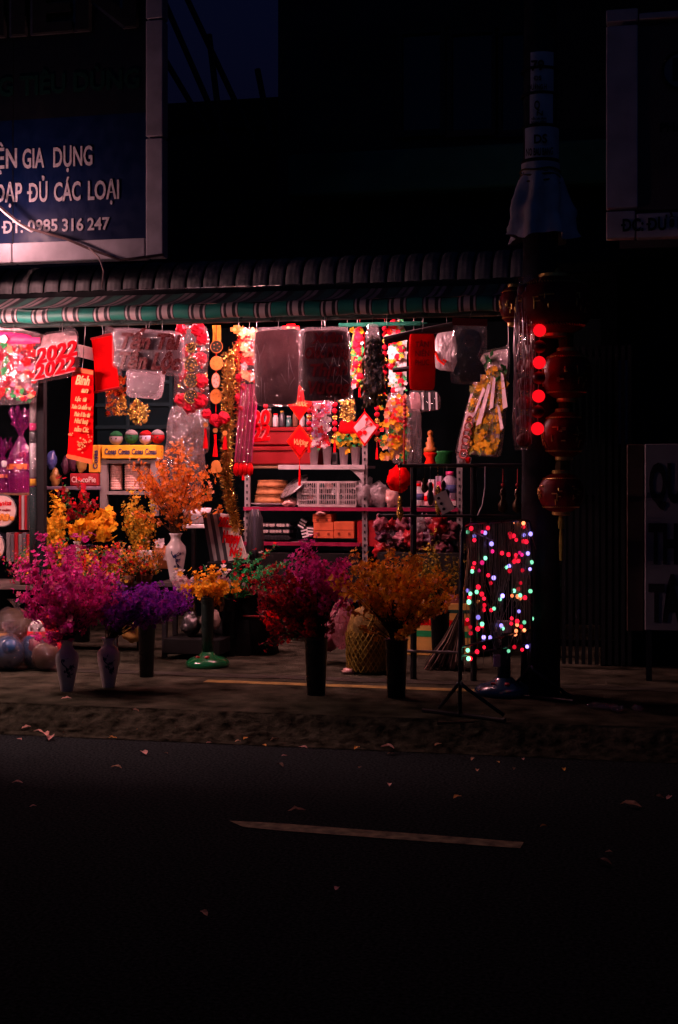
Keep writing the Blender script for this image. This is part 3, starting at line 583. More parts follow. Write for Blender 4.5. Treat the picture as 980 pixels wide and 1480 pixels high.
# the two dark bags
DK = M('dark_felt', (.24, .15, .16), .7, 0, .3, 6, 0, 60, 0, .5); DK2 = M('dark_card', (.10, .05, .055), .5, 0, .2, 9, 0, 60, 0, .4)
t = bag('dark_bag', 'plain dark grey filled bag hanging in front of the tube lamp', 'bag', ((364, 474), (436, 470), (434, 588), (366, 588)), HY, .1, CLEAR, (402, 472), seed=50, wr=.012)
inner(t, 'stuffing', ((367, 478), (433, 474), (431, 584), (369, 584)), HY+.0, .07, DK, 51, .008)
folds(t, ((366, 477), (434, 473), (432, 585), (368, 585)), HY-.008, 9, 1)
t = bag('dark_bag', 'dark bag showing red brush letters in four lines, right of the plain one', 'bag', ((434, 473), (506, 472), (511, 580), (435, 586)), HY-.02, .09, CLEAR, (470, 472), seed=52, wr=.012)
inner(t, 'board', ((437, 477), (503, 476), (507, 576), (438, 581)), HY-.02, .05, DK2, 53)
for (s, u0, u1, v, cap) in (('Xuân', 452, 497, 496, 14), ('Chúc Mừng', 440, 504, 518, 15), ('Thịnh', 446, 500, 544, 17), ('Vượng', 443, 504, 570, 18)):
    ptext(t, s, M('maroon_letter', (.20, .006, .010), .35), u0, u1, v, cap, HY-.075, bold=.03, shear=.25, rot=.03, name='letter', ext=.006)
folds(t, ((436, 476), (504, 475), (508, 578), (437, 583)), HY-.03, 16, 2)
# dark green bouquet bag
t = bag('leaf_bag', 'narrow wrinkled bag of dark green leaves right of the lettered dark bag', 'bag', ((530, 466), (550, 470), (557, 580), (524, 588)), HY, .08, CLEAR, (538, 468), seed=55, wr=.014, nv=20)
g = Geo(); rr = random.Random(8)
for i in range(420):
    v = rr.uniform(484, 583); w = 5+11*min(1, (v-480)/45); u = 541+rr.uniform(-w, w)
    g.mi = rr.randrange(2); g.leaf(P(u, v, HY+rr.uniform(-.03, .03)), (rr.gauss(0, .6), rr.gauss(0, .6), -1), .05, .012)
o = g.obj('leaves', [M('dark_leaf', (.045, .055, .02), .5), M('olive_leaf', (.12, .08, .02), .5)], t); o['kind'] = 'stuff'
# cherry print strips (lit, behind)
for i, (u0, u1, v0, v1, lab) in enumerate(((508, 524, 474, 560, 'narrow hanging strip of red fruit and yellow flowers beside the dark lettered bag'), (562, 588, 463, 570, 'white hanging strip printed with red fruit left of the dark red card'))):
    t = T('fruit_strip', lab, 'strip', P((u0+u1)/2, v1, 10.2)); g = Geo(); g.pillow(quad(10.2, (u0, v0), (u1, v0), (u1, v1), (u0, v1)), .02, 6, 12, .006, i); g.obj('backing', WHITE if i else M('olive_backing', (.25, .2, .05), .6), t, True)
    rr = random.Random(20+i); sp = []
    for k in range(9): sp.append((rr.uniform(u0+4, u1-4), v0+6+(v1-v0-12)*k/8, rr.uniform(5, 8)))
    for (u, v, r) in sp: g = Geo(); g.ball(P(u, v, 10.17), r*mpp(u, 10.2), 10, 7, .2); g.obj('fruit', petal('pompom_red', (0, 0, 0)), t, True)
    blossoms(t, 'small_flowers', u0, v0, u1, v1, 10.15, 50, 3.5, [PY_, PW_, PGN], 25+i, .01)
    hook(t, (u0+u1)/2, v0+1, 10.2)
# red diamonds
t = T('diamond_pair', 'two red diamond cards with gold writing joined by a red cord and tassel', 'ornament', P(433, 705, 10.25))
for (v, s) in ((582, 'Phước'), (638, 'Vượng')):
    cs = ((433, v-25), (451, v), (433, v+26), (414, v)); g = Geo(); g.prism(quad(10.25, *cs), (0, .012, 0)); o = g.obj('diamond', M('red_orange_card', (.80, .022, .010), .96), t)
    ins = [(433+(u-433)*.82, v+(w-v)*.82) for u, w in cs]; g = Geo(); g.prism(quad(10.243, *ins), (0, .008, 0)); g.obj('inner_card', RED, o)
    ptext(t, s, GOLDP, 423, 444, v+4, 8, 10.238, bold=.01, shear=.3, rot=-.08, name='writing')
g = Geo(); g.tube([P(433, 556, 10.25), P(433, 612, 10.25)], .003, 5); g.tube([P(433, 664, 10.25), P(433, 676, 10.25)], .003, 5); g.obj('cord', RED, t)
g = Geo(); g.lathe(P(433, 702, 10.25), [(.012, 0), (.008, .08), (.004, .15)], 8); g.obj('tassel', RED, t)
t = T('diamond_card', 'pale pink diamond card edged in red among potted flowers', 'ornament', P(526, 648, 10.4))
for f_, mm, yy in ((1, RED, 10.41), (.84, M('pale_pink_card', (.75, .40, .42), .5), 10.4)):
    g = Geo(); g.prism(quad(yy, (527, 618-27*f_+3), (527+20*f_, 618), (527, 618+27*f_), (527-19*f_, 618)), (0, .008, 0)); g.obj('diamond' if f_ == 1 else 'face', mm, t)
g = Geo(); g.tube([P(521, 622, 10.39), P(530, 615, 10.39), P(537, 612, 10.39)], .003, 5); g.tube([P(528, 616, 10.39), P(531, 607, 10.39)], .003, 5); g.obj('printed_branch', DKRED, t)
discs(t, 'printed_blossom', [(520, 626, 4), (527, 625, 3), (536, 613, 2.5), (530, 606, 2.5)], 10.39, RED)
g = Geo(); g.tube([P(527, 594, 10.41), P(527, 480, 10.41)], .002, 4); g.obj('cord', RED, t)
# 2022 mini cut-outs and clear packs hanging deeper
t = T('number_cutout', 'red curly 2022 cut-out hanging left of the red boxes', 'ornament', P(375, 640, 10.3))
for (s, v) in (('20', 617), ('22', 638)): 
    ptext(t, s, M('pale_outline', (0, 0, 0)), 364, 392, v, 21, 10.31, bold=.075, shear=.2, name='number_outline', rot=.1); ptext(t, s, LETRED, 364, 392, v, 21, 10.30, bold=.045, shear=.2, name='number', rot=.1)
t = bag('pink_pack', 'clear pack of pink and white petals under the dark lettered bag', 'pack', ((449, 570), (482, 570), (480, 646), (450, 646)), 10.5, .05, CLEAR2, (465, 572), seed=61)
blossoms(t, 'petals', 452, 580, 478, 644, 10.49, 130, 5, [PW_, PP_, PW_, petal('lilac_petal', (.55, .35, .6)), PR_], 61)
t = bag('gold_nut_pack', 'clear pack of gold ingots over red paper above white pots', 'pack', ((490, 570), (514, 570), (516, 628), (489, 628)), 10.5, .05, CLEAR2, (502, 572), seed=62)
blossoms(t, 'gold_ingots', 493, 580, 512, 608, 10.48, 60, 4, [GOLD, GOLD], 62); inner(t, 'red_paper', ((492, 606), (513, 606), (518, 627), (488, 627)), 10.49, .03, RED, 3)
# yellow flower print bag
t = bag('print_bag', 'plump wavy bag printed with yellow, red and green flowers', 'bag', ((553, 566), (601, 572), (603, 664), (561, 672)), HY+.66, .10, MILKY, (577, 470), seed=65, wr=.014, rnd=.09)
inner(t, 'cushion', ((556, 572), (590, 576), (588, 655), (562, 664)), HY+.66, .05, M('blush_fabric', (.75, .42, .34), .6), 66, .006, .08)
blossoms(t, 'print_flowers', 550, 572, 590, 662, HY+.60, 120, 5.2, [PY_, PY_, PR_, PGN, PL_, PY_], 67, .008)
t = bag('clear_bag', 'limp clear bag with a red cord beside the flower print bag', 'bag', ((590, 590), (608, 592), (611, 672), (586, 672)), HY+.6, .04, MILKY, (598, 575), seed=68, wr=.016)
g = Geo()
for v in range(580, 618, 6): g.ball(P(585, v, HY+.54), .016, 8, 6)
g.tube([P(585, 575, HY+.54), P(584, 672, HY+.54)], .006, 5); g.obj('red_cord', DKRED, t)
# dark red card, white swoosh bag, clear strip bag
t = T('red_card', 'dark red printed card hanging between fruit strip and figure pack', 'card', P(610, 566, HY))
g = Geo(); g.pillow(quad(HY, (591, 481), (629, 481), (629, 564), (591, 564)), .012, 8, 10, .003, 3, .01); g.obj('sheet', M('translucent_red', (.50, .012, .012), .5, 0, .2, 9, 0, 60, 0, .55), t, True)
for (s, v) in (('TÂN', 502), ('NIÊN', 515), ('PHÚC', 528)): ptext(t, s, M('maroon_letter', (0, 0, 0)), 600, 620, v, 8, HY-.016, bold=.02)
g = Geo(); g.tube([P(590, 481, HY), P(630, 481, HY)], .007, 6); g.obj('rod', DARKG, t); hook(t, 610, 480, HY)
t = T('rail_bracket', 'dark slanting bracket across the top of the fruit strip', 'bracket', P(600, 488, 9.62))
g = Geo(); g.tube([P(556, 492, 9.62), P(600, 482, 9.62), P(660, 470, 9.62)], .03, 8); g.tube([P(568, 535, 9.62), P(600, 532, 9.62)], .018, 8); g.obj('arm', M('dark_cloth', (.06, .05, .055), .8), t)
t = bag('white_bag', 'white plastic bag with a red swoosh behind the figure pack', 'bag', ((629, 482), (658, 478), (662, 538), (627, 534)), HY+.6, .06, film('white_film', op=.75, body=(.8, .72, .74)), (645, 480), seed=70, wr=.01)
g = Geo(); g.tube([P(629, 508, HY+.56), P(634, 520, HY+.555), P(642, 527, HY+.555), P(645, 522, HY+.555), P(640, 520, HY+.555)], .010, 6); g.obj('swoosh_print', M('red_orange_card', (0, 0, 0)), t)
t = bag('strip_bag', 'small clear bag of silvery strips below the dark red card', 'bag', ((590, 563), (635, 565), (638, 593), (592, 597)), HY+.6, .05, CLEAR, (612, 566), seed=72, wr=.012)
for k in range(5):
    u = 609+k*5; g = Geo(); g.prism(quad(HY+.575, (u, 567), (u+2.5, 567), (u+3.5, 592), (u+1, 592)), (0, .006, 0)); g.obj('strip', [WHITE, DARKG][k % 2], t)
inner(t, 'pink_paper', ((592, 567), (607, 567), (609, 593), (594, 595)), HY+.61, .01, M('pale_pink_card', (0, 0, 0)), 3)
# figure pack silhouette
t = T('figure_pack', 'clear pack with a dark doll-shaped cut-out under a maroon header', 'pack', P(677, 555, HY-.08))
g = Geo(); g.pillow(quad(HY-.08, (655, 462), (704, 464), (704, 556), (650, 555)), .04, 10, 14, .006, 6, .01); g.obj('film', CLEAR, t, True)
g = Geo(); g.prism(quad(HY-.11, (654, 459), (704, 461), (704, 471), (654, 470)), (0, .02, 0)); g.obj('header', M('maroon_card', (.12, .012, .016), .5), t)
s = [(679, 474), (668, 477), (662, 486), (661, 498), (665, 508), (668, 513), (661, 522), (655, 538), (656, 543), (664, 541), (666, 552), (694, 552), (694, 541), (702, 541), (699, 528), (690, 515), (694, 505), (696, 492), (692, 480)]
g = Geo(); g.prism(quad(HY-.085, *s), (0, .016, 0)); g.obj('cutout', M('dark_print', (.02, .017, .02), .5), t)
g = Geo(); f_ = [(678+8.5*cos(a*pi/8), 493+9*sin(a*pi/8)) for a in range(16)]; g.prism(quad(HY-.092, *f_), (0, .008, 0)); g.obj('face', M('dim_face_print', (.09, .05, .05), .5), t)
discs(t, 'eye', [(674.5, 492, 1.3), (681.5, 492, 1.3)], HY-.096, BLACK, depth=.005)
hook(t, 679, 461, HY-.08)
# large tilted white bag of yellow flowers
FY = 10.15
t = bag('flower_sheath_bag', 'large tilted white bag of yellow flowers with red coin chain', 'bag', ((696, 508), (744, 502), (730, 662), (651, 656)), FY, .07, CLEAR2, (738, 503), seed=80, wr=.012, nv=24)
inner(t, 'paper', ((695, 512), (740, 507), (722, 660), (655, 654)), FY+.03, .02, M('pale_pink_sheet', (.82, .64, .66), .55), 81, .006)
rr = random.Random(9)
def inb(u, v): return v > 530+abs(u-715)*.9 and u > 672-(v-560)*.02 and u < 740-(v-500)*.12
blossoms(t, 'flower_heads', 676, 530, 738, 654, FY-.02, 330, 5.5, [PY_, PG_, PY_, petal('olive_green', (.16, .18, .05))], 82, .02, inside=inb)
for (a_, b_, w) in (((708, 555), (692, 612), 7), ((716, 545), (712, 590), 5), ((728, 540), (734, 590), 6), ((722, 585), (729, 620), 4), ((700, 560), (684, 600), 3)):
    g = Geo(); g.prism(quad(FY-.05, (a_[0]-1, a_[1]), (a_[0]+3, a_[1]+4), (b_[0]+w*.6, b_[1]), (b_[0]-w*.6, b_[1]+3)), (0, .01, 0)); g.obj('sheath', M('white_sheath', (.78, .62, .64), .35), t)
g = Geo()
for (u, v) in ((711, 520), (704, 530), (728, 545), (733, 538)):
    for k in range(7): g.leaf(P(u+rr.uniform(-4, 4), v+rr.uniform(-8, 8), FY-.03), (rr.gauss(0, .5), -.3, rr.gauss(0, 1)), .06, .016)
o = g.obj('leaves', GREEN, t); o['kind'] = 'stuff'
for k in range(6):
    u = 678-k*2.0; v = 606+k*10; c = P(u, v, FY-.055); g = Geo(); rr_ = .032 if k else .022
    g.tube([c+V((rr_*cos(a*pi/8), -.004*(k % 2), rr_*sin(a*pi/8))) for a in range(17)], .008, 6); g.obj('coin_ring', M('rust_red', (.28, .03, .02), .35), t, True)
folds(t, ((698, 512), (740, 507), (724, 658), (655, 652)), FY-.02, 14, 4)
for ch in t.children:      # the bag hangs turned towards the tube lamp
    for v_ in ch.data.vertices: v_.co.y -= .85*v_.co.x
t = bag('small_pack', 'small white pack with red print peeping below the flower sheath bag', 'pack', ((659, 657), (682, 659), (680, 672), (662, 671)), FY+.1, .04, film('white_film'), None, seed=84)
inner(t, 'red_mark', ((672, 660), (681, 661), (679, 670), (673, 669)), FY+.05, .02, RED, 3)
# small things along the rail: spare hooks
HOOKAT = {22: 'above the flower pack', 92: 'above the 2022 pack', 236: 'above the dark red lettered bag', 346: 'left of the straw sleeve', 372: 'above the left side of the plain dark bag', 470: 'above the lettered dark bag', 560: 'above the white fruit strip'}
for u in (22, 92, 236, 346, 372, 470, 560):
    p = P(u, 466, RY); g = Geo(); g.tube([V((p.x, RY-.024, RZ-.06)), V((p.x, RY-.024, RZ+.01)), V((p.x, RY, RZ+.024)), V((p.x+.01, RY+.024, RZ))], .0025, 5)
    tag(g.obj('rail_hook', STEEL), 'bent wire hook on the awning rail '+HOOKAT[u], 'hook', 'spare hooks along the awning rail')
for k, (a, b, mm) in enumerate((((408, 468), (433, 480), 'red'), ((560, 470), (566, 500), 'red'), ((333, 470), (352, 482), 'o'))):
    t = T('paper_card', ('bright red card peeping above the plain dark bag', 'slanted red paper edge above the dark leaf bag', 'orange flower card at the top beside the straw sleeve')[k], 'card', P(b[0], b[1], 10.15))
    g = Geo(); g.pillow(quad(10.15, a, (b[0], a[1]), b, (a[0], b[1])), .012, 4, 4, .003, k); g.obj('sheet', RED if mm == 'red' else M('orange_lacquer', (0, 0, 0)), t)
    discs(t, 'print', [((a[0]+b[0])/2-4, (a[1]+b[1])/2, 2.5), ((a[0]+b[0])/2+4, (a[1]+b[1])/2+1, 2)], 10.13, GOLDP)

# ------------------------------------------------------------ boxes, shelves and goods inside the shop
def boxpx(u0, v0, u1, v1, Y, d):
    """centre and size of an upright box whose front face fills a pixel box"""
    a = P(u0, v1, Y); b = P(u1, v0, Y); return V(((a.x+b.x)/2, Y+d/2, (a.z+b.z)/2)), (b.x-a.x, d, b.z-a.z)
def carton(name, label, cat, u0, v0, u1, v1, Y, d, mat, group=None, bev=.006):
    c, s = boxpx(u0, v0, u1, v1, Y, d); t = T(name, label, cat, (c.x, c.y, c.z-s[2]/2), group)
    g = Geo(); g.bbox(c, s, bev); g.obj('carton', mat, t)
    return t
ORD_ = ('first', 'second', 'third', 'fourth', 'fifth', 'sixth', 'seventh', 'eighth', 'ninth')
# right-hand shelving
S1 = 11.25
t = T('shelf_unit', 'metal shelving with magenta-edged boards holding pots, basket and boxes', 'shelves', P(440, 840, S1+.2))
for (u0, u1, v, mm, ed) in ((402, 527, 673, 'w', GREYPL), (352, 662, 733, 'm', PINK), (352, 520, 783, 'm', PINK), (352, 662, 862, 'd', DARKG)):
    a = P(u0, v, S1); b = P(u1, v, S1); g = Geo(); g.bbox(((a.x+b.x)/2, S1+.24, a.z-.012), (b.x-a.x, .45, .022), .003); sh = g.obj('shelf_board', M('shelf_board_paint', (.32, .28, .29), .5), t)
    g = Geo(); g.box(((a.x+b.x)/2, S1+.008, a.z-.013), (b.x-a.x, .012, .03 if mm != 'w' else .038)); g.obj('edge_strip', M('magenta_edge', (.24, .012, .05), .4) if mm == 'm' else ed, sh)
for u, v0 in ((527, 640), (357, 685), (664, 655)):
    a = P(u, 870, S1+.03); a.z = .12; b = P(u, v0, S1+.03); g = Geo(); g.box((a.x, S1+.05, (a.z+b.z)/2), (.045, .03, b.z-a.z)); up = g.obj('upright', M('pale_upright', (.20, .18, .18), .45), t)
    g = Geo(); z = a.z+.1
    while z < b.z-.02: g.box((a.x, S1+.033, z), (.014, .006, .022)); z += .055
    g.obj('slots', BLACK, up)['kind'] = 'stuff'
g = Geo(); p = [P(497, 674, S1+.02), P(526, 674, S1+.02), P(526, 700, S1+.02), P(519, 690, S1+.02), P(508, 680, S1+.02)]; g.prism(p, (0, .012, 0)); g.obj('bracket', GREYPL, t)
# red lacquer boxes
for (u0, v0, u1, v1, lab) in ((362, 617, 452, 644, 'upper red lacquered box of the pair behind the diamond cards'), (360, 645, 458, 672, 'lower red lacquered box under its twin behind the diamond cards')):
    t = carton('red_box', lab, 'box', u0, v0, u1, v1, S1+.1, .3, M('red_lacquer', (.16, .003, .005), .42, 0, .3, 5), 'red lacquered boxes on the shelf', .012)
    c, s = boxpx(u0-2, v0, u1+2, v0+7, S1+.085, .33); g = Geo(); g.bbox(c, s, .008); g.obj('lid', M('red_lacquer', (0, 0, 0)), t)
a = P(352, 673, S1+.1); b = P(402, 673, S1+.1); g = Geo(); g.box(((a.x+b.x)/2, S1+.3, a.z-.012), (b.x-a.x, .4, .02)); tag(g.obj('side_board', WOOD), 'dark wooden board under the left ends of the red lacquered boxes', 'board')
# white pots with yellow flowers
def small_plant(name, label, u, vb, vt, w, Y, mats, n, ru, rv, group, seed):
    t = T(name, label, 'potted plant', P(u, vb, Y), group); s = mpp(u, Y); h = (vb-vt)*s; r = w*s/2; rr = random.Random(seed)
    g = Geo(); g.lathe(P(u, vb, Y), [(r*.72, 0), (r*.98, h), (r, h), (r*.9, h), (r*.88, h*.9), (0, h*.9)], 16); g.obj('pot', M('white_pot', (.72, .62, .64), .35), t, True)
    g = Geo()
    for i in range(n):
        g.mi = rr.randrange(len(mats)); p = P(u+rr.gauss(0, ru), vt-rv*.7+rr.gauss(0, rv*.5), Y+rr.gauss(0, .04)); g.flower(p, (rr.gauss(0, .5), -1, rr.gauss(.3, .5)), .024, 5)
    o = g.obj('blossoms', mats, t); o['kind'] = 'stuff'
    g = Geo()
    for i in range(8): g.tube([P(u, vt+2, Y), P(u+rr.gauss(0, ru), vt-rv*rr.uniform(.5, 1.2), Y+rr.gauss(0, .03))], .003, 4)
    g.obj('stems', GREEN, t); return t
for i, (u, n, rv, lab) in enumerate(((454, 12, 6, 'white pot with little greenery, leftmost on the shelf under the pink petal pack'), (473, 10, 6, 'white pot with little greenery, second from the left on the shelf'), (497, 34, 17, 'white pot of yellow flowers, third from the left on the shelf'), (514, 40, 20, 'white pot of yellow flowers nearest the shelf upright'))):
    small_plant('potted_plant', lab, u, 672, 646, 14.5, S1+.08, [PY_, PGN, PG_], n, 6, rv, 'white pots on the shelf', 90+i)
c = P(484, 671, S1+.14); g = Geo(); g.bbox(c+V((0, 0, .05)), (.045, .03, .1), .004); t = tag(g.obj('small_clock', STEEL), 'tiny grey clock between the white flower pots', 'clock'); g = Geo(); g.box(c+V((0, -.018, .055)), (.03, .006, .06)); g.obj('face', BLACK, t)
# second shelf: steamers, plate, lid, basket, white bag
z2 = P(440, 733, S1).z
def onshelf(u, Y): p = P(u, 700, Y); return V((p.x, Y, z2))
def zoff(v, u, Y): return P(u, v, Y).z-z2
for k in range(3):
    c = onshelf(394, S1+.18)+V((0, 0, .035+k*.065)); g = Geo(); r = .155-.012*k; g.lathe(c, [(0, 0), (r, 0), (r, .025), (r*.96, .03), (r*.96, .055), (r, .06), (r*.5, .062), (0, .062)], 24)
    tag(g.obj('steamer_basket', M('bamboo', (.33, .15, .06), .6, 0, .4, 20), smooth=True), ('bamboo steamer at the bottom of the stack on the white plate', 'bamboo steamer in the middle of its stack of three', 'bamboo steamer on top of its stack of three')[k], 'steamer', 'bamboo steamers')
g = Geo(); g.lathe(onshelf(392, S1+.18)+V((0, 0, .004)), [(0, .0), (.10, 0), (.18, .022), (.184, .026), (.1, .012), (0, .01)], 28)
tag(g.obj('plate', M('white_china', (.75, .68, .68), .2), smooth=True), 'large white plate under the bamboo steamers', 'plate')
g = Geo(); c = P(424, 703, S1+.12); rot = Matrix.Rotation(radians(38), 3, 'Y').transposed() 
prof = [(0, .03), (.06, .028), (.14, .008), (.155, 0), (.15, -.006), (0, .018)]
vs0 = len(g.v); g.lathe((0, 0, 0), prof, 24)
rot = Matrix.Rotation(radians(-33), 3, 'Y') @ Matrix.Rotation(radians(24), 3, 'X'); g.v = [c+rot @ p for p in g.v]
tag(g.obj('pan_lid', M('grey_metal_lid', (.30, .28, .28), .3, .6), smooth=True), 'grey metal pan lid leaning on the shelf beside the basket', 'lid')
c, s = boxpx(431, 697, 514, 731, S1+.03, .24); t = T('plastic_basket', 'white plastic lattice basket full of small wrapped things', 'basket', (c.x, c.y, c.z-s[2]/2))
BK = M('basket_plastic', (.40, .35, .34), .4)
for side in (0, 1):
    g = Geo(); y = c.y+(s[1]/2)*(1 if side else -1)
    for k in range(27): x = c.x-s[0]/2+s[0]*k/26; g.box((x, y, c.z), (.0045 if k % 9 else .022, .006, s[2]-.01))
    for k in range(5): g.box((c.x, y+.001, c.z-s[2]/2+s[2]*k/4), (s[0], .009, .006 if k not in (0, 4) else .016))
    g.obj('lattice_side', BK, t)
    g = Geo(); x = c.x+(s[0]/2)*(1 if side else -1)
    for k in range(10): g.box((x, c.y-s[1]/2+s[1]*(k+.5)/10, c.z), (.006, .0045, s[2]-.01))
    for k in range(5): g.box((x+.001, c.y, c.z-s[2]/2+s[2]*k/4), (.009, s[1]-.012, .006 if k not in (0, 4) else .016))
    g.obj('lattice_end', BK, t)
g = Geo(); g.box((c.x, c.y, c.z-s[2]/2+.01), (s[0]-.01, s[1]-.01, .008)); g.obj('basket_floor', BK, t)
rr = random.Random(12)
for k in range(15):
    p = c+V((rr.uniform(-.42, .42)*s[0], rr.uniform(-.3, .3)*s[1], rr.uniform(-.25, .62)*s[2])); g = Geo(); g.ball(p, (rr.uniform(.025, .055), rr.uniform(.02, .04), rr.uniform(.02, .035)), 9, 6, .5, 4)
    tag(g.obj('wrapped_packet', [M('peach_wrap', (.7, .4, .35), .3), M('dark_teal_wrap', (.03, .10, .09), .3), WHITE, DARKG, film('white_film')][k % 5]), ('peach', 'dark teal', 'white', 'dark grey', 'clear film')[k % 5]+' wrapped packet '+('at the left', 'in the middle', 'at the right')[k//5]+' of the white lattice basket', 'packet', 'wrapped packets in the lattice basket')
def crumpled(name, label, cat, u, v, ru, rv, Y, mat, seed, wob=.45, ry=.1, group=None):
    c = P(u, v, Y); s = mpp(u, Y); g = Geo(); g.ball((0, 0, 0), (ru*s, ry, rv*s), 22, 14, 0)
    g.v = [c+p*(1+wob*noise.noise(p.normalized()*2.2+V((seed, 0, 0)))+wob*.4*noise.noise(p.normalized()*6+V((seed, 3, 0)))) for p in g.v]
    return tag(g.obj(name, mat, smooth=True), label, cat, group)
WF = film('white_film')
crumpled('plastic_bag', 'puffed white plastic bag next to the lattice basket', 'bag', 528, 712, 13, 21, S1+.12, WF, 1); crumpled('plastic_bag', 'pinkish white plastic bag right of the puffed one on the shelf', 'bag', 547, 716, 14, 17, S1+.14, WF, 2); crumpled('plastic_bag', 'low crumpled white bag by the dark red pouch', 'bag', 566, 720, 10, 13, S1+.12, M('peach_wrap', (0, 0, 0)), 3)
crumpled('cloth_bundle', 'small pinkish cloth bundle tucked under the pan lid', 'bundle', 420, 726, 10, 7, S1+.1, M('peach_wrap', (0, 0, 0)), 4)
# third shelf
ORD = ('leftmost', 'second', 'third', 'fourth', 'fifth', 'sixth', 'seventh', 'eighth', 'ninth', 'tenth'); z3 = P(440, 783, S1).z; rr = random.Random(21)
for k in range(30):
    u = 372+(k % 10)*4.8+rr.uniform(-1, 1); v = 777-(k//10)*9; c = P(u, v, S1+.06); g = Geo(); g.tube([c, c+V((0, .25, 0))], .022, 8)
    o = tag(g.obj('paper_roll', DARKG), 'dark roll, '+ORD[k % 10]+(' in the ' if k % 10 == 0 else ' from the left in the ')+('bottom', 'middle', 'top')[k//10]+' row of the shelf pile', 'roll', 'dark rolls piled on the lower shelf'); g = Geo(); g.tube([c+V((0, -.004, 0)), c+V((0, .01, 0))], .014, 8); g.obj('paper_end', M('paper_core', (.42, .36, .33), .6) if k > 9 else IRON, o)
for k in range(5):
    a = P(366, 781-k*7, S1+.05); b = P(352, 776-k*7, S1+.05); g = Geo(); g.bbox(((a.x+b.x)/2, S1+.17, (a.z+b.z)/2), (a.x-b.x, .24, .03), .003)
    tag(g.obj('paper_pad', [DARKG, GREYPL, WOOD][k % 3]), ('lowest', 'second lowest', 'middle', 'second highest', 'topmost')[k]+' paper pad in the stack left of the dark rolls', 'pad', 'paper pads on the lower shelf')
for k, (u, v, ro) in enumerate(((436, 757, .5), (440, 771, -.25), (447, 768, .1))):
    c = P(u, v, S1+.05); g = Geo(); g.box(c+V((0, .1, 0)), (.055, .16, .085), Matrix.Rotation(ro, 3, 'Y')); o = g.obj('stationery_pack', M('black_pack', (.03, .03, .03), .4)); tag(o, ('tilted striped packet, highest of the three left of the orange cartons', 'striped packet leaning left at the foot of the orange cartons', 'nearly upright striped packet touching the orange carton')[k], 'packet', 'striped packets by the orange boxes')
    g = Geo()
    for j in (-1, 0, 1): g.box(c+Matrix.Rotation(ro, 3, 'Y') @ V((0, .018, j*.026)), (.057, .005, .012), Matrix.Rotation(ro, 3, 'Y'))
    g.obj('white_stripe', WHITE, o)
for (u0, v0, u1, v1, lab) in ((452, 743, 479, 755, 'short orange carton on top of the two lower orange ones'), (453, 755, 482, 778, 'orange carton at lower left of the small stack'), (482.5, 754, 512, 778, 'orange carton at lower right of the small stack')):
    t = carton('orange_carton', lab, 'carton', u0, v0, u1, v1, S1+.03, .22, M('orange_carton_card', (.60, .13, .05), .6, 0, .2), 'orange cartons on the lower shelf', .004)
    c, s = boxpx(u0, v0, u1, v1, S1+.028, .02); g = Geo(); g.box(c+V((0, -.004, 0)), (s[0]+.001, .012, .004)); 
    for q in (-.25, .25): g.box(c+V((q*s[0], -.009, -s[2]*.22)), (.02, .008, .02))
    g.obj('printed_mark', M('brown_print', (.22, .04, .02), .6), t)
crumpled('paper_wad', 'small pale folded paper on top of the orange cartons', 'paper', 466, 741, 9, 4, S1+.08, M('peach_wrap', (0, 0, 0)), 6)
carton('red_carton', 'dark red carton right of the orange ones under the shelf', 'carton', 516, 752, 548, 790, S1+.05, .3, DKRED)
carton('floor_crate', 'dark crate under the lowest shelf behind the red bouquet', 'crate', 372, 800, 520, 860, S1+.02, .4, M('dark_crate', (.012, .012, .012), .95))
# goods on the right of the shelf
for (u, v0, v1, w, mm, cap_, lab) in ((604, 700, 730, 17, WHITE, RED, 'white bottle with red cap right of the dark red pouch'), (619, 705, 731, 13, M('pale_pink_card', (0, 0, 0)), WHITE, 'slim pink bottle beside the white red-capped one'), (650, 683, 722, 20, M('lilac_pack', (.45, .36, .45), .4), PINK, 'lilac jar behind the keychains on the rack')):
    t = T('bottle', lab, 'bottle', P(u, v1, S1+.1)); s = mpp(u, S1+.1); h = (v1-v0)*s; r = w*s/2; g = Geo(); g.lathe(P(u, v1, S1+.1), [(r*.9, 0), (r, .01), (r, h*.75), (r*.5, h*.88), (r*.5, h*.9)], 16); g.obj('body', mm, t, True)
    g = Geo(); g.lathe(P(u, v1, S1+.1)+V((0, 0, h*.9)), [(r*.55, 0), (r*.55, h*.14), (0, h*.15)], 14); g.obj('cap', cap_, t, True)
    g = Geo(); g.lathe(P(u, v1, S1+.1)+V((0, 0, h*.25)), [(r*1.01, 0), (r*1.02, h*.3)], 16); g.obj('print_band', M('blue_print', (.1, .12, .3), .5) if w > 15 else RED, t, True)
rr = random.Random(31)
for k in range(24):
    u, v = 552+(k % 8)*14+rr.uniform(-3, 3), 760+(k//8)*17+rr.uniform(-3, 3); mm = [M('dusky_pink', (.28, .085, .11), .45), DKRED, M('dusky_pink', (0, 0, 0)), M('dark_plum', (.07, .02, .04), .4), WF][k % 5]
    crumpled('gift_pouch', ('dusky pink', 'dark red', 'pinkish', 'plum', 'pale film')[k % 5]+' gift pouch, '+ORD_[k % 8]+' from left, '+('top', 'middle', 'bottom')[k//8]+' row of the heap', 'pouch', u, v, rr.uniform(6, 12), rr.uniform(6, 13), 11.1+rr.uniform(-.1, .15), mm, k, .85, .08, 'gift pouches heaped behind the amber bouquet')
carton('low_counter', 'dark low counter carrying the heap of gift pouches', 'counter', 545, 800, 668, 880, 10.9, .6, M('dark_crate', (0, 0, 0)))
crumpled('red_pouch', 'dark red round pouch left of the white bottle', 'pouch', 577, 692, 17, 18, 10.9, M('red_satin', (0, 0, 0)), 9, .25, .12)
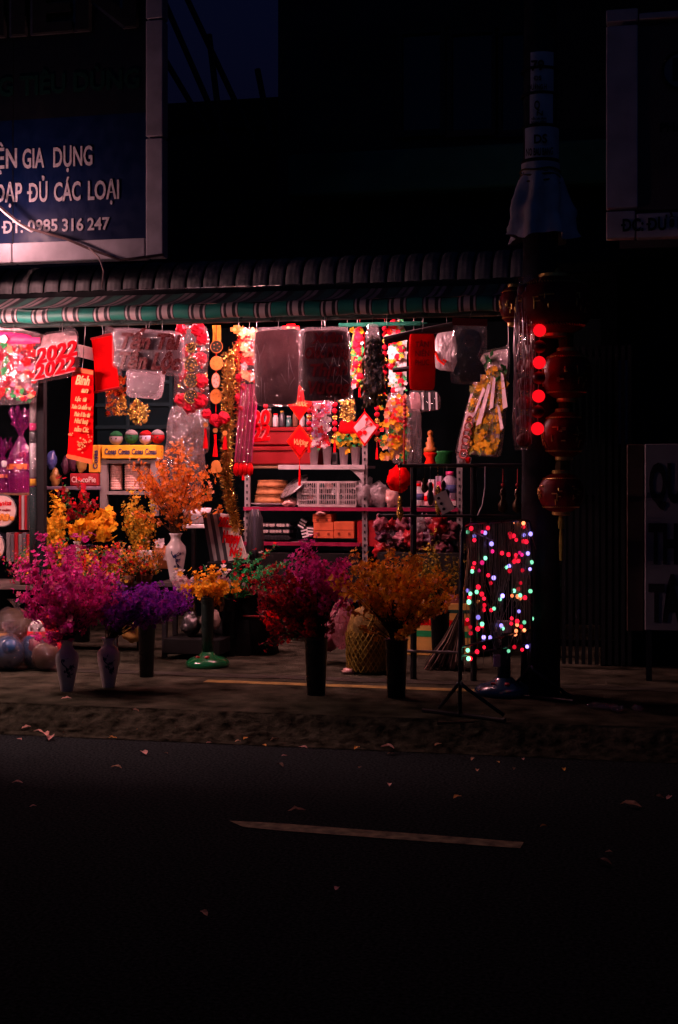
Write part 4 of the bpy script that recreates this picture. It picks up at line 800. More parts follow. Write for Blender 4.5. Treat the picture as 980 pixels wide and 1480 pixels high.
t = T('figurine', 'small tiered gold figurine on a bright red base', 'figurine', P(622, 673, 10.6)); s = mpp(622, 10.6)
g = Geo(); g.lathe(P(622, 673, 10.6), [(.03, 0), (.045, .02), (.028, .05), (.05, .085), (.052, .1), (0, .105)], 14); g.obj('base', M('red_orange_card', (0, 0, 0)), t, True)
g = Geo(); g.lathe(P(622, 673, 10.6)+V((0, 0, .103)), [(.048, 0), (.05, .03), (.03, .045), (.036, .075), (.022, .085), (.026, .11), (.012, .12), (.022, .14), (.02, .16), (0, .175)], 14, wob=.2); g.obj('figure', M('ochre_relief', (0, 0, 0)), t, True)
t = T('round_tub', 'green round tub behind the gold figurine', 'tub', P(641, 674, 10.9)); g = Geo(); g.lathe(P(641, 674, 10.9), [(.06, 0), (.075, .11), (.08, .12), (0, .125)], 16); g.obj('tub', M('green_plastic', (.02, .22, .05), .4), t, True)
for k in range(12):
    u0 = 598+(k % 6)*10.5; v1 = 731 if k < 6 else 712+(k % 2); h = (17, 22, 14, 25, 19, 16)[(k*5) % 6]; mm = [M('pale_pink_card', (0, 0, 0)), WHITE, M('lilac_pack', (0, 0, 0)), RED, M('blue_print', (0, 0, 0)), CREAM, M('dusky_pink', (.28, .085, .11), .45)][k % 7]
    t = carton('small_carton', ('pale pink', 'white', 'lilac', 'red', 'blue', 'cream', 'dusky pink')[k % 7]+' carton, '+('first', 'second', 'third', 'fourth', 'fifth', 'last')[k % 6]+' from the left in the '+('front' if k < 6 else 'rear')+' row behind the keychains', 'carton', u0, v1-h, u0+9, v1, S1+(.2 if k < 6 else .33), .09, mm, 'small cartons behind the keychains', .003)
    c, s_ = boxpx(u0+1.5, v1-h*.7, u0+7.5, v1-h*.35, S1+(.197 if k < 6 else .327), .004); g = Geo(); g.box(c, s_); g.obj('printed_panel', [RED, PINK, WHITE, GOLDP][k % 4], t)
for k in range(9):
    u = 370+k*9.5; hgt = (20, 15, 24, 17, 21, 14, 23, 18, 16)[k]; c = P(u, 617, S1+.2); s_ = mpp(u, S1+.2); g = Geo(); r_ = 4.2*s_; g.lathe(c, [(r_*.9, 0), (r_, .01), (r_, hgt*s_*.78), (r_*.7, hgt*s_*.84), (r_*.7, hgt*s_)], 12)
    t = tag(g.obj('spice_jar', [DARKG, M('dark_teal_wrap', (0, 0, 0)), M('brown_pot', (.12, .05, .03), .5), GREYPL][k % 4], smooth=True), ORD_[k]+' small jar from the left on top of the red lacquered boxes', 'jar', 'jars on the red boxes'); g = Geo(); g.lathe(c+V((0, 0, hgt*s_)), [(r_*.75, 0), (r_*.75, .012), (0, .013)], 12); g.obj('lid', [RED, GOLD, GREYPL][k % 3], t)
for k, (u, v0, v1) in enumerate(((384, 560, 612), (447, 585, 640), (484, 585, 640), (545, 590, 650), (520, 475, 560), (352, 600, 680), (556, 475, 560))):
    t = T('charm_string', ('string of red balls and gold coins behind the 2022 cut-out', 'string of red balls left of the pink petal pack', 'string of red balls right of the pink petal pack', 'string of red balls behind the flower print bag', 'string of red balls beside the green leaf bag', 'string of red balls behind the straw sleeve', 'string of red balls left of the white fruit strip')[k], 'charm', P(u, v1, 10.45), 'strings of lucky charms'); n_ = int((v1-v0)/9)
    g = Geo(); g.tube([P(u, v0-20, 10.45), P(u, v1, 10.45)], .003, 4); g.obj('cord', DKRED, t)
    for j in range(n_):
        c = P(u, v0+j*9, 10.45); g = Geo()
        if j % 3 == 2: g.prism([c+V((.02*cos(a*pi/6), 0, .02*sin(a*pi/6))) for a in range(12)], (0, .006, 0)); g.obj('coin', GOLD, t)
        else: g.ball(c, .021, 9, 7, .15); g.obj('ball', petal('pompom_red', (0, 0, 0)), t, True)
    g = Geo(); g.lathe(P(u, v1+14, 10.45), [(.012, 0), (.009, .05), (.004, .09)], 8, wob=.3); g.obj('tassel', RED, t)
# left: cartons, cups, hats, poster, tins
L1 = 11.1
t = T('cup_rack', 'grey upright display rack holding stacks of pale cups under the yellow carton', 'rack', P(180, 740, L1))
a = P(148, 745, L1); b = P(148, 663, L1)
for u in (149, 222): p = P(u, 700, L1); g = Geo(); g.box((p.x, L1+.03, (a.z+b.z)/2), (.06, .05, b.z-a.z)); g.obj('upright', M('grey_upright', (.20, .18, .17), .6), t)
for v in (664, 709): p = P(150, v, L1); q = P(222, v, L1); g = Geo(); g.box(((p.x+q.x)/2, L1+.15, p.z-.02), (q.x-p.x, .28, .03)); g.obj('shelf_board', M('grey_upright', (0, 0, 0)), t)
for k, (u, r) in enumerate(((168, 9.5), (192, 12), (210, 8))):
    s = mpp(u, L1); c = P(u, 707.5, L1+.12); g = Geo(); prof = []
    for j in range(11): z = j*.021; prof += [(r*s*.93, z), (r*s, z+.013)]
    g.lathe(c, prof+[(0, .24)], 16); tag(g.obj('cup_stack', M('peach_cup', (.55, .34, .28), .5), smooth=False), ('nested stack of pale cups at the left of the grey rack', 'wider nested stack of pale cups in the middle of the grey rack', 'nested stack of pale cups half hidden by orange blossoms')[k], 'cups', 'stacks of cups in the grey rack')
t = carton('biscuit_carton', 'long yellow biscuit carton lettered Cosas lying on the grey rack', 'carton', 147, 643, 225, 663, L1-.03, .2, YELLOW)
for k in range(4): 
    u = 151+k*19.5; ptext(t, 'Cosas', M('dark_blue_print', (.03, .03, .10), .5), u, u+16.5, 656.5, 8, L1-.034, bold=.02, shear=.1)
t = carton('biscuit_carton', 'yellow biscuit carton standing on end left of the long one', 'carton', 128, 643, 144, 683, L1-.02, .2, M('mustard_card', (.62, .30, .03), .5))
p = P(141, 678, L1-.025); o = text(t, 'Cosas', M('dark_blue_print', (0, 0, 0)), p, .16, .04, rot=pi/2)
t = carton('pie_carton', 'dark red carton of cream pies with white lettering', 'carton', 101, 684, 141, 702, L1-.04, .2, M('deep_red_card', (.30, .012, .018), .4))
ptext(t, 'ChocoPie', M('cream_print', (.7, .5, .45), .5), 103, 138, 697, 8, L1-.046, bold=.01)
carton('pie_shelf', 'thin dark shelf under the red pie carton', 'shelf', 62, 703, 142, 708, L1-.06, .3, M('lilac_edge', (.2, .15, .2), .5))
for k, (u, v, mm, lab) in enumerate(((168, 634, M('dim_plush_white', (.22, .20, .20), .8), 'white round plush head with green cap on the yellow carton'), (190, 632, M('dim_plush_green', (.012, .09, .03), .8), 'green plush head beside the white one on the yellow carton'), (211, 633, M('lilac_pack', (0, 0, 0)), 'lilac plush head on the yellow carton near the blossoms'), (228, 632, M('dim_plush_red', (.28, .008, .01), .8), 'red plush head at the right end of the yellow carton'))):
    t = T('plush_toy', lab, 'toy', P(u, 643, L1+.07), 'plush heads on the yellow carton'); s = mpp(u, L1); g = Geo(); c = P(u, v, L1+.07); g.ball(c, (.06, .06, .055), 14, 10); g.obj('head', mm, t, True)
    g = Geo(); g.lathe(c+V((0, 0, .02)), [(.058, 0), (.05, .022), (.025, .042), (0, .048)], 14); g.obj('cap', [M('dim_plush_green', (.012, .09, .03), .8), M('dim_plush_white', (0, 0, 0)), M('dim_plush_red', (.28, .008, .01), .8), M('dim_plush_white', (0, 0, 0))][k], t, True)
    
    for sx in (-.02, .02): g = Geo(); g.ball(c+V((sx, -.056, 0)), .008, 6, 5); g.obj('eye', BLACK, t)
for k, (u, v, mm) in enumerate(((75, 665, 'blue'), (80, 690, 'gold'), (96, 672, 'dim'), (106, 668, 'dim'), (118, 670, 'gold'))):
    crumpled('snack_packet', ('blue snack packet on the dark shelf by the post', 'gold snack packet below the blue one', 'dim snack packet left of the red banner', 'dim snack packet under the red banner', 'gold snack packet beside the upright yellow carton')[k], 'packet', u, v, 7, 13, L1, {'blue': M('blue_wrap', (.06, .08, .25), .3), 'gold': M('dull_gold_wrap', (.35, .2, .05), .35), 'dim': M('dark_plum', (0, 0, 0))}[mm], 40+k, .3, .05)
t = T('wall_poster', 'pale bluish poster behind the purple gift baskets', 'poster', P(5, 700, 11.6)); g = Geo(); g.prism(quad(11.6, (-30, 612), (21, 612), (19, 690), (-30, 690)), (0, .01, 0)); g.obj('sheet', M('pale_blue_paper', (.30, .36, .44), .6), t)
g = Geo(); g.box(P(4, 628, 11.593), (.05, .006, .03)); g.obj('printed_mark', M('blue_print', (0, 0, 0)), t)
PCEL = film('purple_cellophane', (.75, .22, .62), .28, (.55, .05, .42), .08, 1, 14)
for k, (u, vb, vt, w, lab) in enumerate(((30, 712, 600, 30, 'gift basket wrapped in purple cellophane tied at the top, beside the post'), (4, 712, 640, 26, 'lower gift basket in purple cellophane cut by the left edge'))):
    t = T('gift_basket', lab, 'gift basket', P(u, vb, 10.5), 'purple gift baskets'); s = mpp(u, 10.5); h = (vb-vt)*s; c = P(u, vb, 10.5); r = w*s*.62
    g = Geo(); vs = []; n_ = 54; pf = ((1, 0), (1.06, .12), (1.08, .25), (1.0, .4), (.8, .52), (.5, .62), (.22, .70), (.14, .74), (.26, .80), (.48, .88), (.62, .94), (.75, 1.0))
    for (pr_, pz) in pf:
        for j in range(n_):
            a = 2*pi*j/n_; pl = 1+(.05+.30*max(0, pz-.4))*sin(a*11+k)+.25*noise.noise(V((cos(a)*3, sin(a)*3, pz*6+k))); vs.append(c+V((r*pr_*pl*cos(a), r*pr_*pl*sin(a), h*pz*(1+.12*max(0, pz-.8)/.2*sin(a*4+1)))))
    g.add(vs, [(i*n_+j, i*n_+(j+1) % n_, (i+1)*n_+(j+1) % n_, (i+1)*n_+j) for i in range(len(pf)-1) for j in range(n_)]); g.obj('cellophane', PCEL, t, True)
    g = Geo(); g.lathe(c, [(r*.9, 0), (r*.98, h*.2), (r*.3, h*.3), (0, h*.32)], 14); g.obj('basket', M('plum_box', (.25, .02, .08), .5), t)
    g = Geo(); g.lathe(c+V((0, 0, h*.30)), [(r*1.09, 0), (r*1.05, h*.07)], 22); g.obj('ribbon', M('orange_ribbon', (.55, .12, .03), .4), t)
    for j in range(4): g = Geo(); g.ball(c+V((R.uniform(-.5, .5)*r, R.uniform(-.6, 0)*r, h*(.3+.09*j))), r*.33, 9, 7, .3); g.obj('wrapped_goods', [RED, PINK, M('plum_box', (0, 0, 0)), WHITE][j], t)
carton('tin_shelf', 'dark board between the gift baskets and the biscuit tins', 'shelf', -30, 712.5, 42, 716, 10.4, .35, WOOD)
for k, (u, v, lab) in enumerate(((3, 738, 'upper round biscuit tin lid, cream with red script and gold biscuits'), (-14, 790, 'lower round biscuit tin lid cut by the left edge'))):
    c = P(u, v, 10.4); r = 23*mpp(u, 10.4); t = T('biscuit_tin', lab, 'tin', c-V((0, 0, r)), 'round biscuit tins'); ring = lambda q, y: [c+V((q*r*cos(2*pi*j/32), y, q*r*sin(2*pi*j/32))) for j in range(32)]
    g = Geo(); g.prism(ring(1, 0), (0, .12, 0)); g.obj('tin', M('dark_blue_tin', (.03, .03, .05), .3, .4), t)
    g = Geo(); g.prism(ring(.97, -.006), (0, .01, 0)); g.obj('lid_print', M('cream_print', (0, 0, 0)), t)
    g = Geo(); g.tube([c+V((r*cos(2*pi*j/32), -.006, r*sin(2*pi*j/32))) for j in range(33)], .006, 6); g.obj('rim', STEEL, t)
    g = Geo(); 
    for j in range(9): g.ball(c+V(((j-4)*.14*r+R.uniform(-.02, .02), -.012, -.45*r+.12*r*sin(j*2))), (.022, .006, .02), 8, 5)
    g.obj('printed_biscuits', M('biscuit_print', (.7, .25, .05), .5), t)
    text(t, 'Danisa', RED, c+V((-.6*r, -.010, .28*r)), 1.25*r, .04, shear=.3, rot=.06); text(t, 'butter cookies', DKRED, c+V((-.5*r, -.010, -.02*r)), 1.1*r, .02, shear=.1)
for k in range(6):
    u = 9+k*5.8; v0 = 770+(k % 2)*2; c, s = boxpx(u, v0, u+5.2, 812, 10.36, .2); g = Geo(); g.bbox(c, s, .003); tag(g.obj('slim_box', [M('grey_box', (.16, .14, .14), .5), M('grey_box2', (.10, .09, .10), .5), M('deep_red_card', (0, 0, 0))][k % 3]), ('slim grey box, leftmost', 'slim darker grey box, second from the left', 'slim dark red box, third from the left', 'slim grey box, fourth from the left', 'slim darker grey box, second from the right', 'slim dark red box, rightmost')[k]+' in the row under the round tins', 'box', 'slim boxes under the tins')
for k in range(4):
    u = 27+k*4; c, s = boxpx(u, 716, u+3.6, 766, 10.38, .2); g = Geo(); g.bbox(c, s, .003); tag(g.obj('slim_box', [DKRED, GREYPL, M('deep_red_card', (0, 0, 0)), DARKG][k]), ('dark red slim box touching the round tin', 'pale grey slim box between red and deep red ones by the tin', 'deep red slim box third from the round tin', 'dark grey slim box nearest the post')[k], 'box', 'slim boxes beside the round tin')

# ------------------------------------------------------------ tables, vases, flowers
TZ = .665
def table(name, label, u0, u1, Yf, d, z, top_m):
    xa, xb = P(u0, 800, Yf).x, P(u1, 800, Yf).x; t = T(name, label, 'table', ((xa+xb)/2, Yf+d/2, .12))
    g = Geo(); g.bbox(((xa+xb)/2, Yf+d/2, z-.018), (xb-xa, d, .036), .004); g.obj('tabletop', top_m, t)
    for x in (xa+.05, xb-.05):
        for y in (Yf+.05, Yf+d-.05): g = Geo(); g.box((x, y, (z+.10)/2), (.035, .035, z-.036-.12+.02-.0)); g.obj('leg', IRON, t)
    return t
table('flower_table', 'low table with pale edge carrying potted mixed flowers left of centre', -70, 172, 9.92, .62, TZ, M('laminate', (.13, .10, .09), .55))
table('side_table', 'small dark side table under the vase of orange blossoms', 226, 312, 10.02, .34, .70, M('dark_laminate', (.06, .05, .05), .45))
VASE = M('white_porcelain', (.60, .54, .52), .16, 0, .08, 6, 0, 60, .4); VBLUE = M('blue_glaze', (.02, .03, .09), .2)
def vase(label, base, h, r, group='white porcelain vases', mat=VASE, rot=0):
    t = T('porcelain_vase', label, 'vase', base, group); g = Geo()
    pf = [(0, 0), (.52, 0), (.55, .02), (.62, .12), (.82, .35), (.98, .56), (1.0, .64), (.92, .73), (.66, .80), (.50, .85), (.46, .90), (.52, .95), (.68, 1.0), (.62, 1.0), (.44, .93), (.40, .85), (0, .82)]
    g.lathe(base, [(r*a, h*b) for a, b in pf], 28); g.obj('body', mat, t, True)
    rr = random.Random(int(h*1000)+rot); g = Geo()
    def sp(a, z, q=1.012):
        b = z/h; k = max(i for i in range(len(pf)-5) if pf[i][1] <= b); a0, a1 = pf[k], pf[k+1]; w = (b-a0[1])/max(1e-5, a1[1]-a0[1]); rad = r*(a0[0]+(a1[0]-a0[0])*w)
        return V(base)+V((rad*q*sin(a), -rad*q*cos(a), z))
    br = [sp(.75-.9*i/7+.1*sin(i*2), h*(.28+.36*i/7)) for i in range(8)]; g.tube(br, .004, 5)
    for i in range(8):
        a, z = .55+rr.gauss(-.1, .25), h*rr.uniform(.28, .62); p = sp(a, z); n = V((sin(a), -cos(a), 0)); g.flower(p, n, .012, 5, .1)
        g.leaf(sp(a+.1, z+.01), V((cos(a), sin(a), rr.gauss(0, .8))), .03, .007)
    g.obj('painted_branch', VBLUE, t)
    return t
def bunch(name, label, mouth, cen, rad, nb, per, size, mats, seed, wts=None, leafn=0, leafm=None, group=None, cat='flowers', stemr=.0035, bendz=.12, k=5, lo=.35, flat=.0, spread=.05, bias=None):
    """stems springing from a mouth into an ellipsoid crown, blossoms crowded along their outer length"""
    per = int(per*2.2); size *= .60; nb = int(nb*.8); spread *= .7; leafn *= 2
    rr = random.Random(seed); mouth = V(mouth); cen = V(cen); rad = V(rad); t = T(name, label, cat, mouth, group); gs = Geo(); gb = Geo(); gl = Geo()
    for i in range(nb):
        while True:
            d = V((rr.uniform(-1, 1), rr.uniform(-1, 1), rr.uniform(-1, 1)))
            if .2 < d.length < 1 and (d.z > -.55 or rr.random() < .3): break
        d = d/d.length*(1+.38*noise.noise(d.normalized()*1.7+V((seed, 0, 0))))*(rr.uniform(.7, 1.12) if rr.random() < .72 else rr.uniform(1.1, 1.32) if rr.random() < .35 else rr.uniform(.3, .7)); tip = cen+V((d.x*rad.x, d.y*rad.y, d.z*rad.z))
        m0 = mouth+V((rr.uniform(-.02, .02), rr.uniform(-.02, .02), -.03)); ctl = m0.lerp(tip, .45)+V((0, 0, bendz*(tip-m0).length)); ctl.x = m0.x+(ctl.x-m0.x)*.75; ctl.y = m0.y+(ctl.y-m0.y)*.75
        pts = [m0*(1-q)**2+ctl*2*q*(1-q)+tip*q*q for q in [j/7 for j in range(8)]]
        for j in range(1, 8): pts[j] += V((rr.gauss(0, .006), rr.gauss(0, .006), rr.gauss(0, .006)))
        gs.tube(pts, stemr, 4, stemr*.4)
        for b in range(per):
            q = lo+(1-lo)*rr.random()**.6; f_ = q*7; j = min(6, int(f_)); p = pts[j].lerp(pts[j+1], f_-j)+V((rr.gauss(0, spread), rr.gauss(0, spread), rr.gauss(0, spread)))*.45
            n = (p-cen); n = V((n.x/rad.x, n.y/rad.y, n.z/rad.z)); n = (n.normalized() if n.length else V((0, -1, 0)))+V((rr.gauss(0, .5), rr.gauss(-.3, .5), rr.gauss(.2, .5)))
            gb.mi = bias(p, rr) if bias else rr.choices(range(len(mats)), wts)[0]
            gb.flower(p, n, size*rr.uniform(.5, 1.35), k, .35-flat)
        for b in range(leafn):
            q = rr.uniform(.3, 1); f_ = q*7; j = min(6, int(f_)); p = pts[j].lerp(pts[j+1], f_-j); gl.leaf(p, (rr.gauss(0, 1), rr.gauss(0, 1), rr.gauss(.2, .7)), size*rr.uniform(1.2, 2.0), size*.35)
    gs.obj('stems', STEM, t); o = gb.obj('blossoms', mats, t); o['kind'] = 'stuff'
    if leafn: o = gl.obj('leaves', leafm or GREEN, t); o['kind'] = 'stuff'
    return t
def crown(u, v, ru, rv, Y, ry=None):
    s = mpp(u, Y); return P(u, v, Y), (ru*s, ry or min(ru, rv)*s*1.0, rv*s)
def on(u, v, z=.12): return GR(u, v, z)
# pink bunch in the front vase
b = on(97, 999); h1 = .335; vase('white porcelain vase under the big magenta bunch, front left on the pavement', b, h1, .075)
c, r = crown(95, 850, 82, 68, b.y+.02); bunch('magenta_bunch', 'big magenta blossom bunch in the front white vase', b+V((0, 0, h1)), c, r, 108, 16, .032, [PM_, PM2, PP_, petal('fuchsia_petal', (.85, .06, .42))], 101, (4, 3, 1, 3), 2)
b = on(157, 993); vase('white porcelain vase behind, holding the violet sprays', b, .325, .075, rot=3)
c, r = crown(208, 866, 74, 30, b.y+.1, .28); bunch('violet_bunch', 'feathery violet flower sprays leaning right from the rear vase', b+V((0, 0, .325)), c, r, 66, 30, .024, [PV_, PV2, petal('purple_petal', (.42, .03, .42))], 102, (4, 3, 2), 1, None, None, lo=.45, spread=.05)
# mixed pots on the table
for i, (u, v, ru, rv, mats, lab) in enumerate(((52, 808, 26, 18, [PP_, PO_, PR_, GREEN], 'pink and orange mixed flowers at the left end of the flower table'), (88, 802, 26, 22, [PR_, PA_, PM_, GREEN, PA_], 'red, amber and magenta mixed flowers below the yellow spray'), (122, 806, 26, 20, [PA_, PG_, PR_, PP_, GREEN], 'amber and olive mixed flowers in the middle of the flower table'), (155, 804, 26, 20, [PA_, PR_, PD_, GREEN], 'amber and dark red mixed flowers under the yellow lilies'), (186, 808, 24, 20, [PL_, PR_, PA_, GREEN], 'peach and red mixed flowers near the end of the flower table'), (212, 803, 20, 22, [PL_, PO_, PA_, GREEN], 'peach and orange mixed flowers at the right end of the flower table'), (68, 824, 24, 16, [PR_, PA_, PP_, GREEN, GREEN], 'red and amber flowers low behind the magenta bunch'), (118, 826, 26, 15, [PO_, PA_, PD_, GREEN], 'orange and dark red flowers at the table front edge, middle'), (160, 826, 22, 14, [PL_, PA_, PR_, GREEN, PG_], 'peach and olive flowers at the table front edge, right'), (36, 812, 22, 18, [PM_, PP_, PD_, GREEN], 'magenta flowers with green leaves at the far left of the table'))):
    y = 10.12+.1*(i % 2) if i < 6 else 9.99; p = P(u, 825, y); p.z = TZ+.08; t = T('flower_pot', lab+', its small pot', 'pot', (p.x, y, TZ), 'small pots on the flower table')
    g = Geo(); g.lathe((p.x, y, TZ), [(.035, 0), (.05, .08), (.044, .08), (0, .07)], 14); g.obj('pot', M('brown_pot', (.12, .05, .03), .5), t, True)
    c, r = crown(u, v, ru+6, rv+3, y, .26); bunch('mixed_flowers', lab, p, c, r, 34, 8, .021, mats, 110+i, None, 4, M('olive_leaf2', (.14, .09, .02), .5), 'mixed flowers on the table', lo=.4)
c_ = carton('flower_planter', 'white square planter on the table end behind the peach flowers', 'planter', 199, 796, 222, 824, 10.3, .10, WHITE)
# yellow spray, lilies, olive sprays
def stand_on_table(u, y, z=TZ): p = P(u, 800, y); return V((p.x, y, z))
def plain_pot(label, base, h, r, mat, group=None, name='flower_pot'):
    t = T(name, label, 'pot', base, group); g = Geo(); g.lathe(base, [(r*.78, 0), (r, h), (r*1.06, h), (r*1.06, h*1.02), (r*.9, h*1.01), (0, h*.93)], 20); g.obj('pot', mat, t, True); return t
p = stand_on_table(78, 10.42); plain_pot('brown pot under the upright yellow spray', p, .12, .055, M('brown_pot', (0, 0, 0)))
c, r = crown(78, 752, 20, 34, 10.42); bunch('yellow_spray', 'upright bright yellow spray beside the black post', p+V((0, 0, .12)), c, r, 34, 18, .028, [PY_, PA_, PG_], 120, (5, 2, 2), 1)
p = stand_on_table(113, 10.42); vase('white porcelain vase with blue painting on the table behind mixed flowers', p, .32, .065)
c, r = crown(146, 756, 42, 20, 10.4, .14); bunch('yellow_lilies', 'flat spread of large yellow lilies right of the upright spray', p+V((0, 0, .32)), c, r, 36, 8, .052, [PY_, PA_, petal('gold_petal', (.9, .36, .015))], 121, (3, 2, 4), 0, None, None, lo=.6, k=6, flat=.1)
p = stand_on_table(205, 10.45); plain_pot('brown pot under the olive yellow sprays', p, .12, .055, M('brown_pot', (0, 0, 0)))
c, r = crown(206, 752, 30, 44, 10.45); bunch('olive_sprays', 'loose olive yellow sprays left of the orange blossoms', p+V((0, 0, .12)), c, r, 54, 16, .021, [PG_, PA_, petal('lemon_petal', (.6, .42, .04))], 122, None, 4, M('olive_leaf2', (0, 0, 0)))
p = stand_on_table(254, 10.14, .70); vase('white porcelain vase under the tall orange blossoms', p, .37, .08, rot=5)
c, r = crown(250, 695, 66, 62, 10.1, .22); bunch('orange_blossoms', 'tall bright orange blossom branches in a white vase', p+V((0, 0, .37)), c, r, 64, 16, .027, [PO_, petal('bright_orange_petal', (.9, .24, .03)), PL_], 123, (4, 3, 2), 1)
for k, (u, v) in enumerate(((236, 795), (242, 805), (226, 800), (232, 785))):
    pp = P(u, v, 10.3); g = Geo(); g.flower(pp, (0, -1, .3), .045, 6, .2); g.flower(pp+V((0, -.006, 0)), (0, -1, .3), .025, 5, .3)
    tag(g.obj('paper_rose', [PL_, PW_][k % 2]), ('lower peach', 'lowest pale', 'leftmost peach', 'highest pale')[k]+' paper rose beside the orange-blossom vase', 'flower', 'paper roses by the orange vase')
t = carton('gift_block', 'small orange brown box below the paper roses', 'box', 221, 790, 243, 822, 10.42, .12, M('tan_card', (.35, .16, .06), .6))
t = T('white_bowl', 'white bowl on a short shelf behind the orange blossoms', 'bowl', P(285, 757, 10.9)); g = Geo(); g.lathe(P(284, 757, 10.9), [(0, 0), (.05, 0), (.10, .05), (.125, .13), (.12, .13), (.09, .05), (0, .02)], 22); g.obj('bowl', M('white_china', (0, 0, 0)), t, True)
a = P(262, 758, 10.75); b_ = P(308, 758, 10.75); g = Geo(); g.bbox(((a.x+b_.x)/2, 10.9, a.z-.016), (b_.x-a.x, .3, .03), .004); t = tag(g.obj('short_shelf', WHITE), 'short white shelf carrying the white bowl', 'shelf')
g = Geo(); 
for x in (a.x+.03, b_.x-.03): g.box((x, 10.98, (a.z-.03+.12)/2), (.03, .03, a.z-.03-.12))
g.obj('leg', IRON, t)
# stacked greeting boards
for k in range(6):
    dx = -k*5.2; q = quad(10.3+.012*k, (318+dx, 742-k*.2), (339+dx, 745-k*.2), (357+dx, 806), (330+dx, 811)); g = Geo(); g.prism(q, (0, .02, 0))
    o = tag(g.obj('greeting_board', [CREAM, DARKG, GREYPL, DARKG, GREYPL, DARKG][k]), ('white tilted greeting board with red lettering, front of its stack', 'dark board leaning right behind the white greeting board', 'grey board, second behind the white greeting board', 'dark board, third behind the white greeting board', 'grey board, fourth behind the white greeting board', 'dark board at the very back of the leaning stack')[k], 'board', 'greeting boards leaning in a stack')
    if not k:
        for s, u0, u1, v, cap in (('2022', 315.5, 336, 760, 13), ('Happy', 321, 347, 783, 16), ('NG', 331, 349, 803, 12)): ptext(o, s, LETRED, u0, u1, v, cap, 10.294, bold=.05, shear=.1, rot=-.1, name='writing')
a = P(300, 812, 10.3); b_ = P(362, 812, 10.3); g = Geo(); g.bbox(((a.x+b_.x)/2, 10.42, (a.z+.12)/2), (b_.x-a.x, .28, a.z-.12), .006); tag(g.obj('board_stand', M('dark_crate', (0, 0, 0))), 'dark box stand under the leaning greeting boards', 'stand')
# grey drape at the shelf end
t = T('umbrella_bundle', 'bundle of folded dark umbrellas leaning left of the shelf', 'umbrellas', P(362, 830, 10.8))
for k in range(3):
    u = 357+k*4; g = Geo(); g.lathe(P(u+8, 812, 10.8), [(.03, 0), (.045, .1), (.035, .35), (.012, .42), (0, .43)], 12, wob=.4); g.obj('canopy', [DARKG, M('slate_fabric', (.05, .05, .065), .8), DARKG][k], t, True)
# green stand with yellow flowers; blue twin under the light rack
def stand(label, base, h, rb, col, sticker=False):
    t = T('round_stand', label, 'stand', base, 'round-based display stands'); g = Geo(); s = rb
    g.lathe(base, [(s*.96, 0), (s, .015), (s*.97, .04), (s*.78, .065), (s*.4, .085), (s*.3, .105), (s*.26, .11), (0, .11)], 28); g.obj('base', col, t, True)
    g = Geo(); g.lathe(V(base)+V((0, 0, .108)), [(.042, 0), (.042, h*.3), (.046, h*.31), (.046, h-.11), (.05, h-.105), (.05, h-.1), (.038, h-.1), (0, h-.13)], 18); g.obj('tube', M('dark_stand_tube', (.02, .04, .035), .3), t, True)
    g = Geo()
    for k in range(3): g.ball(V(base)+V((.3*s*cos(k*2.1+1)-.0, -.62*s+.1*s*k, .078)), (.018, .012, .01), 8, 5)
    g.obj('button', DKRED, t)
    if sticker: g = Geo(); g.lathe(V(base)+V((0, 0, h*.9)), [(.052, 0), (.052, .07)], 14); g.obj('sticker', M('sticker_paper', (.45, .38, .42), .5), t)
    return t
b = on(303, 962); b.z = .12; b.y -= .05; stand('glossy green round-based stand holding yellow flowers', b, .50, .16, M('green_enamel2', (.005, .11, .032), .18, 0, .1, 6, 0, 60, .5))
c, r = crown(302, 846, 36, 27, b.y+.02, .17); bunch('yellow_flowers', 'bunch of large yellow flowers on the green stand', b+V((-.05, 0, .5)), c, r, 30, 9, .038, [PY_, PA_, petal('gold_petal', (0, 0, 0))], 130, None, 1, lo=.55)
c, r = crown(262, 836, 16, 14, b.y+.15); bunch('pale_flowers', 'pale pink and yellow flowers left of the yellow bunch', b+V((-.14, .1, .42)), c, r, 12, 8, .032, [PW_, petal('dusty_pink_petal', (.6, .3, .38)), PY_], 131, (3, 3, 1), 1, lo=.6)
c, r = crown(325, 838, 13, 12, b.y+.2); bunch('pale_flowers', 'small pale pink flowers right of the yellow bunch', b+V((.05, .12, .42)), c, r, 9, 7, .03, [PW_, petal('dusty_pink_petal', (0, 0, 0))], 132, None, 1, lo=.6)
b = on(728, 1004); b.y += .02; stand('dark blue round-based stand under the coloured light curtain', b, .44, .19, M('blue_enamel', (.01, .04, .09), .18, 0, .1, 6, 0, 60, .5), True)
# dark pots in the second row
BP = M('black_bucket', (.016, .018, .026), .3)
for i, (u, v, h, w, lab) in enumerate(((212, 978, .46, 26, 'dark tall pot behind the violet sprays'), (332, 948, .44, 24, 'dark tall pot right of the green stand'))):
    b = on(u, v); plain_pot(lab, b, h, w*mpp(u, b.y)/2, BP, 'tall dark flower pots', 'tall_pot')
b = on(332, 948); c, r = crown(362, 826, 54, 42, b.y+.0, .24)
bunch('leafy_bunch', 'dark green leafy bunch with small red flowers behind the dark red one', b+V((0, 0, .44)), c, r, 84, 2, .026, [PD_, PR_, PW_], 140, (5, 3, .3), 26, M('bright_leaf', (.015, .36, .10), .45, 0, .5, 20, 0, 60, 0, .2), lo=.4)
